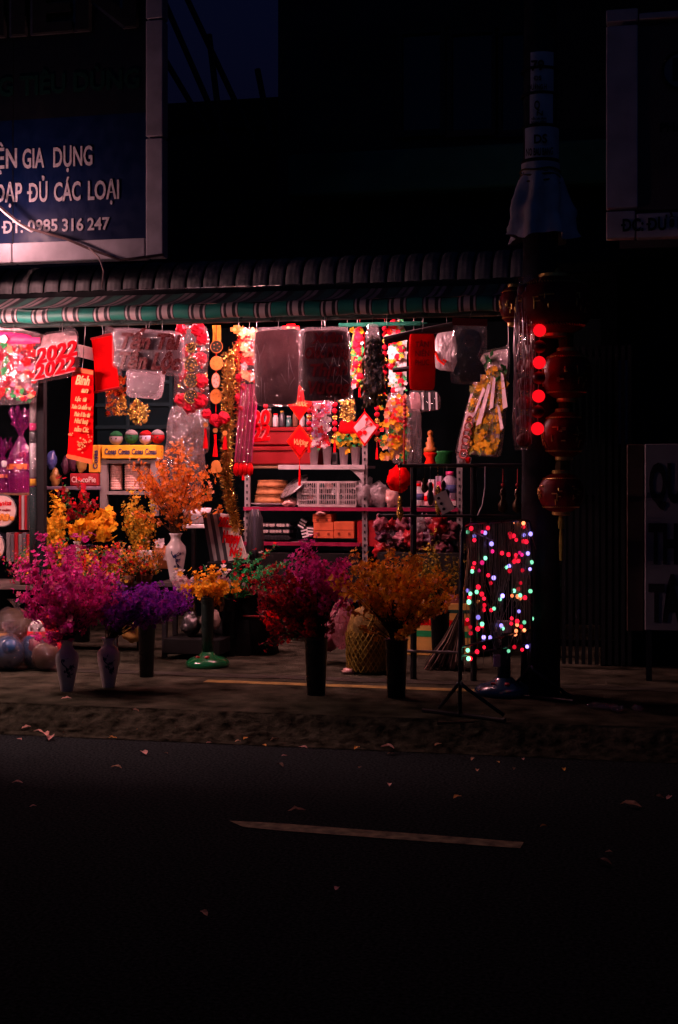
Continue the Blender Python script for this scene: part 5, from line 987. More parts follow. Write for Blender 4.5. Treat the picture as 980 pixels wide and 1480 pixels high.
# main pair of tall black pots
b = on(457, 1004); h = .36; plain_pot('tall black pot holding the dark red and magenta flowers', b, h, .075, BP, 'tall dark flower pots', 'tall_pot')
c, r = crown(418, 864, 58, 58, b.y, .26); bunch('dark_red_bunch', 'dark red blossom bunch on the left in the tall black pot', b+V((-.02, 0, h)), c, r, 84, 15, .026, [PD_, petal('wine_petal', (.20, .006, .02)), PR_], 141, (4, 4, 1.2), 5, GREEN, lo=.4)
c, r = crown(464, 832, 50, 50, b.y+.04, .22); bunch('magenta_sprays', 'magenta sprays rising behind the dark red bunch', b+V((.02, .03, h)), c, r, 66, 17, .026, [PM_, petal('fuchsia_petal', (0, 0, 0)), PM2], 142, (4, 4, 2), 1, lo=.55)
b = on(573, 1008); plain_pot('tall black pot holding the amber blossoms', b, h, .072, BP, 'tall dark flower pots', 'tall_pot')
c, r = crown(567, 850, 84, 64, b.y+.02, .32); bunch('amber_bunch', 'wide amber and orange blossom bunch in the right tall black pot', b+V((0, 0, h)), c, r, 120, 15, .026, [PA_, petal('rust_petal', (.68, .20, .015)), petal('gold_petal', (0, 0, 0)), PL_], 143, (5, 3, 3, .3), 2, M('olive_leaf2', (0, 0, 0)), lo=.5)
b = on(636, 965); plain_pot('dark pot behind the amber blossoms near the light rack', b, .4, .07, BP, 'tall dark flower pots', 'tall_pot'); c, r = crown(633, 822, 38, 44, b.y, .2); bunch('olive_bunch', 'dim olive bunch between amber blossoms and light rack', b+V((0, 0, .4)), c, r, 44, 12, .018, [PG_, petal('moss_petal', (.14, .12, .02))], 144, None, 6, M('olive_leaf2', (0, 0, 0)), lo=.4)
p = P(118, 760, 10.9); b = V((p.x, 10.9, .12)); plain_pot('tall dark stand behind the flower table', b, .8, .09, BP, None, 'tall_pot'); c, r = crown(112, 722, 32, 30, 10.9); bunch('red_roses', 'dim red roses with dark leaves under the pie carton', b+V((0, 0, .8)), c, r, 24, 5, .036, [PD_, PR_, petal('cream_petal', (.45, .33, .2))], 145, (4, 2, 1), 8, GREEN, lo=.5)
b = on(800, 950); plain_pot('dark pot right of the light rack', b, .5, .07, BP, None, 'tall_pot'); c, r = crown(785, 828, 24, 34, b.y); bunch('dim_foliage', 'dim green foliage to the right of the light rack', b+V((0, 0, .5)), c, r, 30, 6, .02, [PD_, GREEN], 146, (1, 3), 6, GREEN)
# ------------------------------------------------------------ things on the pavement
GLINT = film('glinting_film', op=.05, rough=.07, crinkle=1, cs=26)
for k, (u, v, ru, rv, y, mm, lab) in enumerate(((6, 950, 21, 26, 9.3, M('yellow_ball', (.42, .18, .015), .35), 'yellow and white wrapped ball at the far left on the pavement'), (12, 975, 26, 26, 9.15, M('blue_ball', (.008, .06, .17), .35), 'blue wrapped ball in front of the yellow one'), (49, 952, 22, 26, 9.25, M('blue_ball', (0, 0, 0)), 'blue and pink wrapped ball left of the front vase'), (66, 978, 22, 22, 9.2, M('tan_ball', (.13, .05, .025), .4), 'orange brown wrapped bundle beside the front vase'), (18, 912, 34, 34, 9.6, M('dark_ochre', (.05, .028, .01), .6), 'large dim ochre bundle in clear film behind the balls'))):
    t = T('wrapped_toy', lab, 'toy', P(u, v+rv, y), 'toys wrapped in clear film'); s = mpp(u, y); c = P(u, v, y)
    if c.z-rv*s < .12: c.z = .12+rv*s*.98
    g = Geo(); g.ball(c, (ru*s*.9, ru*s*.85, rv*s*.9), 18, 12, .18, 2); g.obj('toy', mm, t, True)
    g = Geo(); vs_ = []; g.ball((0, 0, 0), (ru*s*1.03, ru*s, rv*s*1.03), 40, 28); g.v = [c+q*(1+.10*noise.noise(q*14+V((k, 0, 0)))-.13*abs(noise.noise(q*22+V((0, k, 0))))) for q in g.v]; g.obj('film', GLINT, t, True)
    g = Geo(); tp_ = c+V((ru*s*.2, 0, rv*s*.96)); g.lathe(tp_, [(.012, -.02), (.014, .01), (.03, .04), (.05, .07)], 22, wob=1.2); g.obj('tied_end', GLINT, t, True)
    if k < 3: g = Geo(); g.ball(c+V((ru*s*.25, -ru*s*.35, rv*s*.3)), (ru*s*.55, ru*s*.5, rv*s*.5), 14, 9, .15); g.obj('patch', [M('dim_ball_white', (.25, .24, .26), .5), M('blue_ball', (0, 0, 0)), M('dusky_pink', (0, 0, 0))][k], t, True)
t = T('plush_figure', 'white-faced plush figure with a red hood behind the front vase', 'toy', P(62, 985, 9.5)); c = P(57, 912, 9.5); s = mpp(57, 9.5)
g = Geo(); g.lathe(V((c.x+.03, c.y+.02, .12)), [(.13, 0), (.15, .1), (.12, .25), (.07, c.z-.2)], 18); g.obj('body', M('plush_red', (.42, .012, .02), .8), t, True)
g = Geo(); g.ball(c+V((.03, .035, .01)), (.105, .09, .105), 18, 12); g.obj('hood', M('plush_red', (0, 0, 0)), t, True); g = Geo(); g.ball(c, (.085, .08, .088), 18, 12); g.obj('face', M('plush_white', (.6, .55, .55), .8), t, True)

for sx in (-.03, .03): g = Geo(); g.ball(c+V((sx, -.072, .02)), (.011, .008, .014), 8, 6); g.obj('eye', BLACK, t)
g = Geo(); g.ball(c+V((0, -.078, -.028)), (.024, .01, .014), 10, 6); g.obj('mouth', DKRED, t)
# yellow mesh sack
b = on(527, 975); b.y += .1; t = T('mesh_sack', 'filled yellow mesh sack tied at the bottom, between the two black pots', 'sack', (b.x, b.y, .12)); s = mpp(527, b.y)
h = (975-880)*s; g = Geo(); g.lathe((b.x, b.y, .12), [(.10, 0), (.145, .05), (.15, .18), (.145, .32), (.11, h-.03), (.05, h)], 26, wob=.12); g.obj('contents', M('dim_yellow_fill', (.18, .12, .03), .6, 0, .5, 18, .8, 30), t, True)
g = Geo(); rr = random.Random(3)
for i in range(26):
    for sg in (1, -1):
        ps = []
        for j in range(9):
            q = j/8; a = 2*pi*i/26+sg*q*1.7; z = .02+q*(h-.05); rad = .155*(1-.25*max(0, q-.55)/.45*1.2)*(.88+.12*min(1, z*8)); w = 1+.1*noise.noise(V((cos(a)*2, sin(a)*2, z*9))); ps.append((b.x+rad*w*cos(a), b.y+rad*w*sin(a), .12+z))
        g.tube(ps, .004, 3)
o = g.obj('netting', M('yellow_net', (.38, .27, .05), .5), t); g = Geo(); e = on(501, 974); g.ball(e+V((.015, 0, .02)), (.05, .04, .022), 12, 8, .5); g.obj('tied_corner', M('peach_wrap', (0, 0, 0)), t, True)
crumpled('flower_bag', 'crumpled clear bag of pink and white flowers behind the mesh sack', 'bag', 494, 903, 17, 34, 9.9, film('pink_film', (.95, .7, .75), .5, (.75, .3, .36)), 5, .35, .12)
crumpled('flower_bag', 'low pale crumpled bag left of the mesh sack', 'bag', 474, 920, 18, 20, 10.0, M('dusky_pink', (0, 0, 0)), 7, .35, .12)
# striped box
b = on(650, 950); Yb = b.y+.05; c, s = boxpx(586, 873, 690, 938, Yb, .35); z0 = .12; c.z = (z0+c.z+s[2]/2)/2; s = (s[0], s[1], 2*(c.z-z0))
t = T('striped_box', 'yellow box with red, green and dark stripes behind the broom', 'box', (c.x, c.y, z0)); g = Geo(); g.bbox(c, s, .006); g.obj('carton', M('box_yellow', (.60, .36, .09), .5), t)
for (v0, v1, mm) in ((881, 886, M('dark_green_print', (.02, .07, .05), .5)), (896, 904, RED), (912, 921, M('green_print', (.02, .28, .09), .5))):
    z1, z2_ = P(640, v1, Yb).z, P(640, v0, Yb).z; g = Geo(); g.box((c.x, c.y, (z1+z2_)/2), (s[0]+.003, s[1]+.003, z2_-z1)); g.obj('stripe', mm, t)
crumpled('foil_scrap', 'crumpled shiny pinkish film on top of the striped box', 'film', 650, 867, 24, 8, Yb+.1, film('pink_film'), 8, .5, .1)
# broom
t = T('broom', 'dark bristle broom standing fanned out in front of the striped box', 'broom', on(640, 970)); y0 = on(640, 968).y-.02; rr = random.Random(6)
g = Geo(); mats = [M('dark_bristle', (.035, .025, .018), .8), M('pale_bristle', (.30, .21, .16), .7)]
for i in range(170):
    q = rr.random(); a = P(612+q*58, 962+rr.uniform(-6, 10), y0+rr.uniform(-.06, .06)); a.z = max(a.z, .123); m_ = P(655+q*14, 905, y0+.05); n_ = P(668+q*4, 868, y0+.08)
    g.mi = 1 if rr.random() < .16 else 0; g.tube([a, a.lerp(m_, .6)+V((rr.gauss(0, .008), 0, 0)), m_.lerp(n_, .5)], .0035, 3)
o = g.obj('bristles', mats, t); o['kind'] = 'stuff'; g = Geo(); g.tube([P(670, 872, y0+.08), P(684, 760, y0+.18)], .014, 7); g.obj('handle', WOOD, t)
# bucket and low things
b = on(374, 944); t = T('round_bucket', 'black rubber bucket with dim red rim behind the dark red bunch', 'bucket', b); g = Geo(); g.lathe(b, [(.15, 0), (.19, .30), (.2, .31), (.18, .31), (0, .25)], 26); g.obj('bucket', M('black_rubber', (.014, .012, .012), .4), t, True); g = Geo(); g.tube([b+V((.2*cos(a*pi/12), .2*sin(a*pi/12), .31)) for a in range(25)], .009, 6); g.obj('rim', DKRED, t)
crumpled('red_pouch', 'small red packet catching light below the dark red bunch', 'packet', 392, 896, 11, 14, b.y-.2, M('red_satin', (0, 0, 0)), 3, .3, .06)
b = on(270, 935); carton('low_crate', 'low shelf crate of packets under the yellow flowers', 'crate', 236, 925, 318, 945, 9.95, .4, M('dark_crate', (0, 0, 0)))
crumpled('snack_packet', 'shiny silver packet left on the low crate', 'packet', 276, 902, 13, 18, 10.1, STEEL, 51, .4, .08); crumpled('snack_packet', 'round cream packet beside the silver one on the low crate', 'packet', 304, 896, 14, 16, 10.1, M('cream_pack', (.4, .3, .25), .35), 52, .3, .08)
crumpled('snack_packet', 'gold wrapped bundle under the violet sprays', 'packet', 190, 908, 16, 20, 9.8, M('dull_gold_wrap', (0, 0, 0)), 53, .35, .1)

# ------------------------------------------------------------ garment rack with keychains
t = T('display_rack', 'black garment rack with two long rails behind the coloured lights', 'rack', on(640, 985)); yr = 9.35
for (u0, u1, v, rad) in ((578, 772, 673, .013), (548, 775, 745, .010), (586, 668, 941, .010)):
    g = Geo(); a = P(u0, v, yr); b = P(u1, v, yr); g.tube([a, V((b.x, yr, a.z))], rad, 8); g.ball(a, rad*1.4, 8, 6); g.obj('rail', [BLACK, IRON, STEEL][[673, 745, 941].index(v)], t)
for u in (597, 684): a = P(u, 985, yr); b = P(u, 672, yr); g = Geo(); g.tube([V((a.x, yr+.02, .12)), V((a.x, yr+.02, b.z))], .022, 8); g.obj('post', BLACK, t)
rr = random.Random(14)
for k, (u, v0, v1) in enumerate(((614, 690, 712), (622, 696, 730), (633, 700, 744), (641, 694, 722), (646, 706, 738), (578, 716, 752))):
    a = P(u, 674, yr-.02); b = P(u, v0, yr-.02); g = Geo(); g.tube([a, b], .002, 4); mm = [M('dark_bronze', (.06, .035, .015), .35, .7), DARKG, GOLD][k % 3] if k < 5 else GOLD
    c = P(u, (v0+v1)/2, yr-.02); hh = (v1-v0)*mpp(u, yr)
    g.ball(c+V((0, 0, hh*.22)), (.018, .016, hh*.26), 10, 7, .2); g.ball(c-V((0, 0, hh*.2)), (.024, .02, hh*.32), 10, 7, .25); tag(g.obj('keychain', mm, smooth=True), ('short bronze keychain', 'dark grey keychain, second from the left', 'longest gold keychain', 'small bronze keychain, fourth from the left', 'dark grey keychain nearest the tilted white tag')[k]+' on the upper rack rail' if k < 5 else 'gold gourd keychain hanging left of the rack post', 'keychain', 'keychains on the rack')
g = Geo(); c = P(642, 726, yr-.06); rot = Matrix.Rotation(-.45, 3, 'Y'); g.box(c, (.09, .03, .14), rot); t = g.obj('domino_tag', CREAM); tag(t, 'tilted white tag with black dots hanging on the rack', 'tag')
g = Geo()
for (x, z) in ((-.02, .04), (-.02, 0), (-.02, -.04)): g.ball(c+rot @ V((x, -.016, z)), (.011, .004, .011), 8, 5)
g.obj('dots', BLACK, t)
g = Geo(); g.tube([P(701, 674, yr-.03), P(701, 705, yr-.03), P(697, 730, yr-.03), P(690, 745, yr-.03)], .004, 5); tag(g.obj('loose_string', M('white_wire', (0, 0, 0))), 'loose white string hanging from the rack rail', 'string')
for k, (u, v) in enumerate(((727, 720), (748, 718))):
    t = T('gourd_charm', ('faint gold gourd charm with red top left of the lanterns', 'faint gold gourd charm nearest the lowest lantern')[k], 'charm', P(u, 745, yr)); c = P(u, 742, yr); g = Geo(); g.lathe(c, [(0, 0), (.03, .02), (.034, .06), (.012, .10), (.022, .13), (.016, .16), (0, .17)], 12); g.obj('gourd', M('dark_bronze', (0, 0, 0)), t, True); g = Geo(); g.tube([c+V((0, 0, .17)), c+V((0, 0, .30))], .003, 4); g.ball(c+V((0, 0, .19)), .014, 8, 6); g.obj('cord', DKRED, t)

# ------------------------------------------------------------ coloured light curtain on its frame
A = on(665, 1036); B = on(767, 1010); Lt = P(672, 757, A.y); zt_ = Lt.z; Av = V((A.x, A.y, 0)); Bv = V((B.x, B.y, 0)); along = (Bv-Av).normalized(); perp = V((-along.y, along.x, 0))
def fr(q, z): return V((A.x+(B.x-A.x)*q, A.y+(B.y-A.y)*q, z))
FRP = M('rack_paint', (.06, .065, .075), .3, .6)
t = T('light_rack', 'thin steel frame on splayed feet hung with coloured lights at the kerb', 'rack', (A.x, A.y, .12))
g = Geo(); ps = [fr(0, .12), fr(0, .5), fr(.02, zt_-.05), fr(.05, zt_-.01), fr(.1, zt_)]; g.tube(ps, .012, 8); g.obj('post', FRP, t, True)
g = Geo(); ps = [fr(1, .12), fr(1, .5), fr(1, zt_-.05), fr(.97, zt_-.01), fr(.92, zt_)]; g.tube(ps, .012, 8); g.obj('post', FRP, t, True)
for z in (zt_, .52, .47): g = Geo(); g.tube([fr(.08 if z == zt_ else 0, z), fr(.94 if z == zt_ else 1, z+(.03 if z == .52 else 0))], .009 if z == zt_ else .006, 6); g.obj('crossbar', FRP, t)
for q in (0, 1):
    for sg in (1, -1):
        g = Geo(); g.tube([fr(q, .33), fr(q, .30)-perp*sg*.02, fr(q, .135)-perp*sg*.22+along*.12], .011, 7); g.obj('brace', FRP, t, True)
    g = Geo(); g.tube([fr(q, .132)-perp*.30, fr(q, .132)+perp*.26], .012, 7); g.obj('foot', BLACK, t)
lt = T('light_curtain', 'curtain of red, green and violet fairy lights on thin wires hung on the steel frame', 'fairy lights', fr(.5, .45))
z4 = [(u/7+650, v/7+740) for u, v in ()]
REDS = [(208, 165), (208, 283), (360, 160), (230, 517), (263, 565), (365, 638), (408, 718), (256, 757), (323, 830), (226, 865), (313, 873), (328, 940), (378, 990), (597, 595), (700, 717), (720, 780), (755, 865), (765, 297), (745, 300), (790, 296), (635, 220), (620, 250), (650, 240), (640, 280), (640, 500), (660, 435), (675, 465), (750, 590), (518, 415), (765, 150), (655, 495), (600, 430), (690, 490)]
PNK = [(292, 200), (300, 510), (413, 396), (320, 592), (690, 412), (720, 432)]
GRN = [(200, 202), (337, 465), (228, 600), (262, 808), (190, 910), (423, 975), (515, 882), (575, 560), (805, 507), (815, 800), (655, 797), (675, 840), (193, 825)]
VIO = [(348, 210), (277, 243), (380, 320), (441, 665), (193, 795), (527, 847), (628, 547), (755, 417), (770, 575), (782, 220), (775, 232), (675, 1003)]
ORG = [(700, 870), (705, 112), (690, 100), (690, 855), (600, 845)]
sc4 = lambda L: [(650+u/7, 740+v/7) for u, v in L]; sc5 = lambda L: [(650+u/6.533, 880+v/6.533) for u, v in L]
LED = {'red_led': ((1, .010, .035), 1.2, sc4(REDS)+sc5([(350, 8), (197, 172), (205, 230), (283, 160), (287, 190), (290, 360), (247, 403), (195, 470), (573, 357), (685, 385), (595, 90), (600, 140), (645, 165), (610, 115), (138, 100)])),
       'pink_led': ((1, .02, .22), .8, sc4(PNK)), 'green_led': ((.26, 1, .55), 1.2, sc4(GRN)+sc5([(265, 140), (507, 185), (157, 390), (548, 397), (165, 468), (680, 125), (775, 92)])),
       'violet_led': ((.36, .26, 1), 1.9, sc4(VIO)+sc5([(252, 78), (460, 155), (345, 270), (397, 272), (740, 357)])), 'orange_led': ((1, .22, .08), 2, sc4(ORG)+sc5([(605, 205), (625, 240), (695, 200), (630, 150)]))}
g = Geo(); g.lathe((0, 0, 0), [(0, -.013), (.008, -.010), (.0112, -.003), (.0108, .004), (.007, .010), (0, .012)], 12); bm = {}
n0 = fr(0, 0)
rr = random.Random(17); allp = []
for kind, (col, st, L) in LED.items():
    me = None
    for (u, v) in L:
        d = ray(u, v); k = (n0-CAM).dot(perp)/d.dot(perp); p = CAM+d*k - perp*rr.uniform(-.02, .03); allp.append(p)
        if me is None: o = g.obj('bulb', emit(kind, col, st), lt, True); me = o.data; me.transform(Matrix.Translation(BASE[lt.name])); o.location = p-BASE[lt.name]
        else: o = put(me, 'bulb', lt, p)
        s_ = rr.uniform(.85, 1.2); o.scale = (s_, s_, s_); o['label'] = kind.split('_')[0]+' glowing bulb'
g = Geo()
for i, p in enumerate(allp):
    q = (p-n0).dot(along)/(Bv-Av).length; q = min(.97, max(.03, q)); x0 = fr(q+rr.uniform(-.04, .04), zt_); mid = p.lerp(x0, .5)+V((rr.gauss(0, .01), rr.gauss(0, .008), 0)); g.tube([x0, mid, p+V((0, 0, .01)), p+V((rr.gauss(0, .03), 0, -rr.uniform(.02, .16)))], .0016, 3)
for i in range(26):
    q = rr.gauss(.52, .15); x0 = fr(q, zt_); g.tube([x0, fr(q+rr.gauss(0, .03), .9), fr(.52+rr.gauss(0, .05), .6), fr(.5+rr.gauss(0, .03), .42)], .0018, 3)
o = g.obj('wires', M('wire_pvc', (.14, .13, .12), .35), lt); o['kind'] = 'stuff'
g = Geo(); g.tube([fr(.08, zt_-.03), fr(.3, zt_-.08), fr(.45, zt_-.11)], .004, 4); g.obj('lead', M('white_wire', (0, 0, 0)), lt)
g = Geo(); c = fr(.5, .40); g.bbox(c, (.045, .02, .075), .004); g.obj('plug_box', M('sticker_paper', (0, 0, 0)), lt)

# ------------------------------------------------------------ lanterns, red lamp string, wrapped column
LANR = M('lantern_red_silk', (.20, .006, .008), .45, 0, .3, 10); LNG = M('lantern_gold_print', (.85, .48, .12), .35, .5)
LYY = 8.78
def lantern(label, u, v, ru, rv, Y, tas=False):
    c = P(u, v, Y); s = mpp(u, Y); a, h = ru*s, rv*s; t = T('red_lantern', label, 'lantern', c-V((0, 0, h)), 'red lanterns hung in a column'); rr = random.Random(int(u*7+v))
    g = Geo(); n = 36; L = 14; vs = []
    for i in range(L+1):
        th = .22+(pi-.44)*i/L
        for k in range(n):
            w = 1-.03*(k % 3 == 0); vs.append(c+V((a*sin(th)**.75*w*cos(2*pi*k/n), a*sin(th)**.75*w*sin(2*pi*k/n), h*cos(th))))
    g.add(vs, [(i*n+k, (i+1)*n+k, (i+1)*n+(k+1) % n, i*n+(k+1) % n) for i in range(L) for k in range(n)]); g.obj('shade', LANR, t, True)
    for sg in (1, -1):
        g = Geo(); g.lathe(c+V((0, 0, sg*h*.97-.02)), [(a*.36, 0), (a*.40, .005), (a*.40, .035), (a*.36, .04)], 20); g.obj('cap', LNG, t)
    g = Geo()
    def sp(ph, th): return c+V((a*1.01*sin(th)**.75*sin(ph), -a*1.01*sin(th)**.75*cos(ph), h*cos(th)))
    for ph in (-1.25, -.25, .75):     # brush-like emblem strokes around the belly
        for k in range(7):
            p0 = ph+rr.uniform(-.25, .25); t0 = pi/2+rr.uniform(-.35, .35); dp, dt = rr.choice([(rr.uniform(.1, .25), 0), (0, rr.uniform(.12, .35))]); g.tube([sp(p0, t0), sp(p0+dp, t0+dt)], .0045, 5)
    for k in range(30): ph = -1.5+3*k/29; g.tube([sp(ph, .75), sp(ph+.05, .83)], .004, 4); g.tube([sp(ph, pi-.83), sp(ph+.05, pi-.75)], .004, 4)
    g.obj('gold_print', LNG, t)['kind'] = 'stuff'
    if tas:
        g = Geo(); b = c-V((0, 0, h+.02)); g.lathe(b-V((0, 0, .08)), [(.018, 0), (.022, .04), (.012, .08)], 10); g.lathe(b-V((0, 0, .28)), [(.010, 0), (.016, .12), (.008, .2)], 9, wob=.3); g.obj('tassel', M('olive_yellow_tassel', (.42, .36, .06), .6), t)
    return t
lantern('largest red lantern at the top of the column by the pole', 801, 442, 56, 43, LYY); lantern('second red lantern down, below the largest one', 819, 542, 36, 36, LYY); lantern('third red lantern down, beside the lowest glowing red ball', 815, 628, 32, 34, LYY); lantern('lowest red lantern, with the yellow tassel', 811, 712, 33, 29, LYY, True)
lantern('gold-lit lantern half hidden behind the wrapped column, at the upper left', 742, 441, 20, 27, 8.95)
g = Geo(); g.tube([P(812, 388, LYY), P(818, 500, LYY), P(816, 582, LYY), P(813, 690, LYY)], .006, 5); tag(g.obj('lantern_line', M('red_cord', (.2, .01, .01), .6)), 'cord joining the column of red lanterns', 'cord')
for k, (u, v) in enumerate(((818, 494), (817, 584), (813, 668))):
    g = Geo(); c = P(u, v, LYY); g.lathe(c+V((0, 0, -.05)), [(.05, 0), (.045, .05), (.05, .1)], 14, wob=.1); tag(g.obj('lantern_collar', M('olive_brown_cloth', (.08, .05, .015), .6)), ('brown collar between the largest and second lantern', 'brown collar between the second and third lantern', 'brown collar above the lowest lantern')[k], 'collar', 'collars between lanterns')
t = T('red_lamp_string', 'vertical string of small red ball lamps, four of them glowing', 'lamps', P(778, 620, 8.62))
g = Geo(); g.tube([P(781, 400, 8.62), P(780, 477, 8.62), P(778, 572, 8.62), P(777, 622, 8.62)], .004, 5); g.obj('cord', DKRED, t)
me = {}
for k, (u, v) in enumerate(((780, 477.5), (780, 501), (779.5, 524), (779, 546), (778.5, 572.5), (777.5, 595), (777, 619.5))):
    c = P(u, v, 8.62); on_ = k % 2 == 0; g = Geo(); g.ball(c, 9.3*mpp(u, 8.62), 18, 12); o = g.obj('bulb', emit('red_ball_glow', (1, .005, .012), 1.1) if on_ else M('dim_red_ball', (.30, .006, .008), .35), t, True); o['label'] = 'glowing red ball' if on_ else 'unlit dark red ball'
t = T('wrapped_column', 'tall clear plastic sleeve packed with small dark red lanterns left of the glowing balls', 'sleeve', P(757, 655, 8.7)); rr = random.Random(23)
g = Geo(); g.pillow(quad(8.7, (745, 402), (774, 396), (773, 648), (741, 652)), .13, 10, 40, .016, 9, .02); g.obj('film', film('sparkle_film', op=.03, rough=.06, crinkle=1, cs=40), t, True)
folds(t, ((743, 402), (776, 396), (775, 648), (739, 652)), 8.665, 70, 7)
for k in range(9):
    v = 420+k*27; u = 759-.4*k*.5; c = P(u, v, 8.7); s = mpp(u, 8.7); g = Geo(); g.ball(c, (.05, .05, .043), 14, 9); o = g.obj('small_lantern', LANR, t, True)
    g = Geo()
    for sg in (1, -1):
        for q in (-5, 4): g.box(P(u+q, v+sg*11, 8.64), (.012, .006, .008))
    g.obj('gold_stud', GOLD, o)
# ------------------------------------------------------------ utility pole with notices
b = on(783, 1003); PYY = b.y
t = T('utility_pole', 'round concrete utility pole behind the lanterns with notices strapped to it', 'pole', (b.x, PYY, .12)); px = P(781, 300, PYY).x
g = Geo(); g.lathe((px, PYY, .12), [(.125, 0), (.108, 3.4), (.09, 6.5)], 24); g.obj('shaft', M('pole_concrete', (.05, .05, .055), .95, 0, .45, 6, .4, 40), t, True)
NP = M('notice_paper', (.78, .76, .80), .6, 0, .15, 10); NB = M('black_band', (.015, .015, .02), .5); ang = math.atan2(px, PYY)
def curved(u0, u1, v0, v1, rad, name, mat, thick=.0):
    """a sheet wrapped round the pole's front"""
    za, zb = P(781, v1, PYY).z, P(781, v0, PYY).z; g = Geo(); n = 14; vs = []; s = mpp(781, PYY); a0 = math.asin(max(-1, min(1, (u0-781)*s/rad))); a1 = math.asin(max(-1, min(1, (u1-781)*s/rad)))
    for i in range(n+1):
        a = a0+(a1-a0)*i/n+YAW*1.0
        for z in (za, zb): vs.append(V((px+rad*sin(a-YAW*.0), PYY-rad*cos(a), z)))
    g.add(vs, [(2*i, 2*i+2, 2*i+3, 2*i+1) for i in range(n)]); return g.obj(name, mat, t, True)
for (u0, u1, v0, v1, rad) in ((764, 797, 82, 104, .115), (764, 797, 106, 138, .115), (763, 796, 142, 184, .116), (757, 806, 189, 233, .122)): curved(u0, u1, v0, v1, rad, 'notice', NP)
for v in (104, 140, 186, 235): z = P(781, v, PYY).z; g = Geo(); g.lathe((px, PYY, z-.008), [(.122, 0), (.124, .008), (.122, .016)], 22); g.obj('strap', NB, t)
TXT = M('notice_print', (.02, .02, .025), .6)
for (s, u0, u1, v, cap) in (('79', 767, 786, 102, 14), ('ĐS', 772, 782, 116, 6), ('ĐƯỜNG H', 763.5, 790, 130, 7), ('Q', 772, 780, 158, 12), ('N', 775, 784, 167, 6), ('cắt bê tông', 768, 790, 173, 3), ('khoan giếng', 768, 790, 178, 3), ('giá rẻ', 770, 788, 182, 3), ('DS', 771, 790, 207, 12), ('NO BAU BANG', 760, 799, 225, 10)):
    text(t, s, TXT, P(u0, v, PYY-.126), P(u1, v, PYY-.126).x-P(u0, v, PYY-.126).x, cap*mpp(781, PYY), bold=.02, yaw=0)
g = Geo(); s = mpp(781, PYY); zt2 = P(781, 238, PYY).z; zb2 = P(781, 345, PYY).z; vs = []; n = 60; L = 16
for i in range(L+1):
    q = i/L; z = zt2+(zb2-zt2)*q
    for k in range(n):
        a = 2*pi*k/n; fold = (.012+.03*q)*sin(a*7+1.3*sin(q*2))*min(1, q*3)+.02*q*sin(a*3+1); rad = .122+.085*max(0, q-.12)**.8+.05*q*noise.noise(V((cos(a)*2.5, sin(a)*2.5, q*4)))+.02*q*noise.noise(V((cos(a)*7, sin(a)*7, q*9)))+fold-(.012 if .08 < q < .16 else 0); vs.append(V((px+rad*cos(a), PYY+rad*sin(a), z+(.02*sin(a*4) if i == L else 0))))
g.add(vs, [(i*n+k, (i+1)*n+k, (i+1)*n+(k+1) % n, i*n+(k+1) % n) for i in range(L) for k in range(n)])
tag(g.obj('pole_wrap', M('pale_tarp', (.75, .70, .72), .6, 0, .3, 5), smooth=True, base=(px, PYY, zb2)), 'pale tarpaulin gathered and tied round the utility pole', 'cloth')
g = Geo()
for v in (249, 257, 266): z = P(781, v, PYY).z; g.tube([(px+.128*cos(a*pi/12), PYY+.128*sin(a*pi/12), z+.006*sin(a)) for a in range(25)], .006, 5)
tag(g.obj('tie_rope', M('ochre_rope', (.2, .13, .05), .8)), 'rope wound round the top of the tarpaulin on the pole', 'rope')
g = Geo(); g.tube([P(800, 395, 9.2), P(868, 392, 9.6)], .012, 6); g.tube([P(757, 397, 9.05), P(800, 392, 9.0)], .01, 6); tag(g.obj('hanger_bar', IRON), 'dark bar above the largest lantern', 'bar')
for k, u in enumerate((779, 805)): g = Geo(); c = P(u, 392, 8.8); g.tube([c-V((0, 0, .035)), c+V((0, 0, .02))], .014, 10); tag(g.obj('clip_ring', GOLD, smooth=True), ('left brass ring holding the largest lantern', 'right brass ring holding the largest lantern')[k], 'ring')

# ------------------------------------------------------------ pharmacy signs on the right
t = T('wall_sign', 'large unlit framed sign with a round emblem at the upper right edge', 'sign', P(930, 345, 9.7)); Y = 9.7; FP = M('dim_pink_frame', (.72, .64, .66), .5, 0, .2, 4)
for (u0, v0, u1, v1) in ((876, 11, 922, 32), (924, 9, 1060, 28), (876, 35, 922, 301), (876, 304, 918, 345), (920, 303, 1060, 344)):
    c, s = boxpx(u0, v0, u1, v1, Y, .1); g = Geo(); g.bbox(c, s, .006); g.obj('frame_panel', FP, t)
c, s = boxpx(921, 29, 1060, 304, Y+.03, .05); g = Geo(); g.box(c, s); g.obj('board', M('dim_brown_board', (.16, .11, .10), .5, 0, .25, 3), t)
cc = P(985, 102, Y+.028); g = Geo(); r_ = 27*mpp(985, Y); g.prism([cc+V((r_*cos(k*pi/16), 0, r_*sin(k*pi/16))) for k in range(32)], (0, -.012, 0)); g.obj('emblem', M('dim_grey_disc', (.30, .28, .30), .5), t); g = Geo(); g.tube([cc+V((r_*cos(k*pi/16), -.014, r_*sin(k*pi/16))) for k in range(33)], .012, 6); g.obj('emblem_ring', BLACK, t); text(t, 'B', BLACK, P(970, 115, Y+.01), .16, .14, bold=.04)
ptext(t, 'PHẠM', M('notice_print', (0, 0, 0)), 953, 1002, 191, 13, Y+.026, bold=.02); ptext(t, 'ĐC: ĐƯỜNG', M('notice_print', (0, 0, 0)), 899, 1006, 334, 17, Y-.004, bold=.03)
t = T('pharmacy_board', 'pale standing pharmacy board with tall dark letters at the right edge', 'sign', P(960, 912, 9.6)); Y = 9.6
